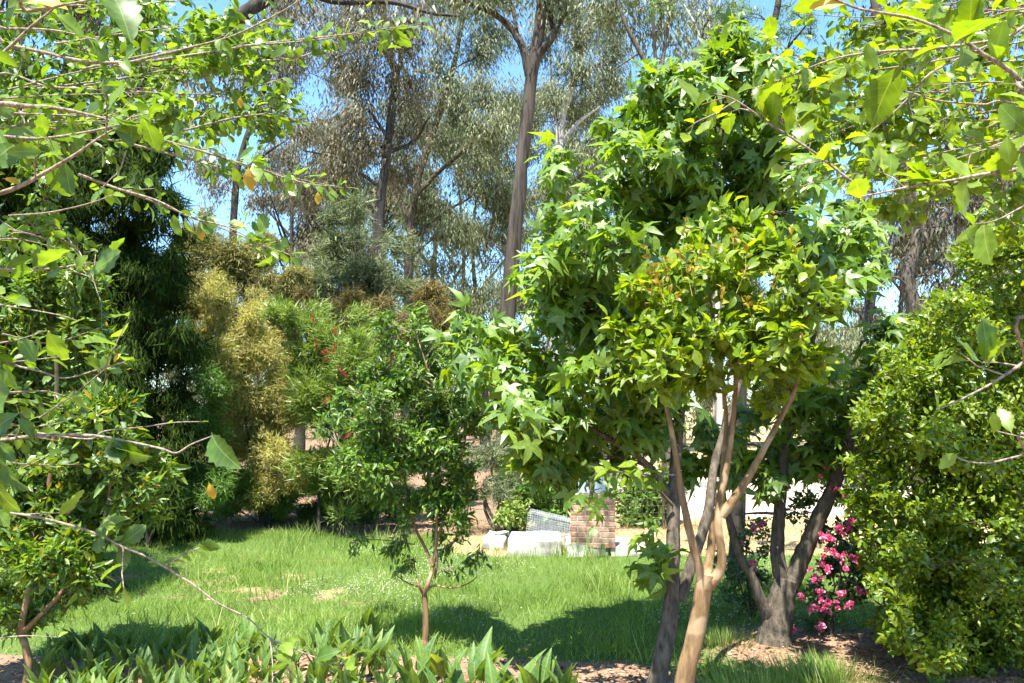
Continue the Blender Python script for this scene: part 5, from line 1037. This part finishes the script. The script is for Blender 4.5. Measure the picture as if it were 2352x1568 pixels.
pL.blobs([(40, 60, 70), (140, 50, 70), (240, 50, 66), (330, 60, 62), (420, 60, 60), (60, 160, 75), (160, 180, 75), (260, 180, 70), (360, 180, 60), (450, 150, 55), (530, 150, 50), (600, 130, 42), (40, 260, 66), (140, 280, 60), (400, 260, 45), (490, 250, 45), (570, 270, 42), (620, 300, 34), (330, 20, 60), (30, 350, 55), (110, 350, 45), (450, 300, 36), (520, 60, 45), (620, 70, 36), (660, 250, 26), (-60, 100, 100), (-60, 300, 100), (60, 450, 55), (120, 540, 50), (30, 560, 55), (640, 200, 30), (200, 110, 60), (480, 90, 45)], 3.0, 0, 2.4, 0.036, 0.4, nl=10, dj=0.25, thick=0.8, **NS)
pL.done(SERR_LO, S, M['twig'], crown='inner_foliage')

br_ = np.array([2.35, 2.2, 0.0])
pR = near_shrub('bright_leaf_shrub', 'near shrub with bright yellow green leaves overhanging the upper right corner', br_, [br_, br_ + [0, 0, 0.8], br_ + [0.1, 0.1, 1.6], br_ + [0, 0.1, 2.3], br_ + [-0.05, 0.2, 3.2]], M['twig'])
def RR(z, dy=0.0): return br_ + [-0.03, 0.1 + dy, z]
S = M['shrub_r']
branch(pR, [(2470, 300), (2352, 190), (2310, 155), (2260, 125), (2200, 85), (2100, 43), (1975, 20), (1900, -10), (1840, -30)], 1.15, 0.006, 36, S, 0.062, root=RR(2.4), start=.12, upward=.35)
branch(pR, [(2450, 375), (2352, 387), (2260, 400), (2180, 415), (2100, 427), (2010, 445), (1975, 452)], 1.45, 0.007, 27, S, 0.062, root=RR(2.3), start=.15, upward=.35)
branch(pR, [(2010, 445), (1955, 415), (1870, 350), (1770, 285), (1690, 230), (1640, 215)], 1.5, 0.0045, 27, S, 0.056, start=.1, upward=.3)
branch(pR, [(1690, 232), (1640, 262), (1600, 280), (1575, 300)], 1.5, 0.0025, 6, S, 0.04)
branch(pR, [(2460, 60), (2300, 90), (2150, 110), (2000, 120), (1900, 140), (1800, 180), (1730, 203)], 2.2, 0.008, 36, S, 0.055, root=RR(2.9), start=.1, upward=.2)
branch(pR, [(2300, 90, 2.2), (2150, 160), (2100, 210), (2050, 260), (1990, 310)], 2.0, 0.005, 18, S, 0.05)
branch(pR, [(2400, 260), (2250, 240), (2150, 230), (2070, 208), (2035, 227), (1950, 250)], 2.1, 0.005, 24, S, 0.05, root=RR(2.6), upward=.2)
branch(pR, [(2450, 430), (2352, 473), (2290, 505), (2235, 515)], 1.7, 0.005, 9, S, 0.05, root=RR(2.2), start=.1)
branch(pR, [(2450, 740), (2352, 830), (2300, 866), (2255, 893), (2188, 926), (2150, 940)], 1.3, 0.005, 14, S, 0.05, root=RR(2.0), start=.12, upward=.4)
branch(pR, [(2450, 1030), (2352, 1045), (2268, 1063), (2218, 1058), (2190, 1045)], 1.4, 0.004, 8, S, 0.045, root=RR(1.6), start=.15, upward=.2)
branch(pR, [(2460, 200), (2352, 250), (2250, 300), (2150, 340), (2060, 400)], 2.4, 0.005, 24, S, 0.05, root=RR(2.6), upward=.2)
branch(pR, [(2460, -20), (2352, 20), (2250, 20), (2160, -10)], 1.8, 0.005, 15, S, 0.06, root=RR(2.9), upward=.3)
branch(pR, [(2440, 350), (2330, 330), (2240, 350), (2150, 380)], 1.9, 0.004, 15, S, 0.055, root=RR(2.4), upward=.2)
RS = []
for k in range(22):
    x0 = RNG.uniform(2150, 2460); y0 = RNG.uniform(-20, 420); sl = RNG.uniform(-0.05, 0.4); ln = RNG.uniform(260, 460)
    RS.append(([(x0, y0), (x0 - ln * .5, y0 + sl * ln * .5 - 8), (x0 - ln, y0 + sl * ln + RNG.normal() * 15)], RNG.uniform(2.0, 3.0)))
sprays(pR, RS, S, 0.042, 62, lift=0.15)
yellow_leaf(pR, 1945, 10, 1.15, 0.05, (-1, 0, .2))
pR.blobs([(2320, 60, 66), (2230, 130, 66), (2130, 90, 60), (2040, 70, 50), (2330, 180, 70), (2240, 230, 66), (2140, 200, 66), (2040, 170, 62), (1950, 150, 50), (1880, 150, 42), (1800, 190, 36), (2320, 300, 66), (2230, 320, 66), (2130, 300, 62), (2040, 270, 55), (1960, 250, 50), (1880, 220, 45), (2330, 410, 62), (2240, 430, 55), (2150, 400, 50), (2060, 350, 50), (1980, 320, 42), (1900, 290, 36), (1780, 240, 26), (2320, 480, 40), (2420, 200, 90), (2420, 400, 90), (2400, 20, 80), (2000, 400, 36), (2090, 440, 36)], 3.0, 0, 1.8, 0.046, 0.4, nl=9, dj=0.25, thick=0.8, **NS)
pR.limb([br_ + [-0.05, 0.2, 3.2], br_ + [0.2, 0.7, 4.3], br_ + [0.6, 1.6, 5.1]], 0.02, 0.008, 'limb')  # limb added above the view to carry the shading clumps
for c in [(2.3, 4.0, 5.3), (2.7, 4.3, 5.3), (3.1, 4.1, 5.3), (3.5, 4.3, 5.4), (3.9, 4.1, 5.3), (3.3, 3.8, 5.6), (2.6, 3.8, 5.7), (4.2, 4.3, 5.5)]: pR.clump(c, (0.42, 0.34, 0.3), 46, 9, 0.06, **NS)  # unseen leaf clumps added overhead to keep the lower hedge in shade
pR.done(SERR_LO, S, M['twig'], crown='inner_foliage')
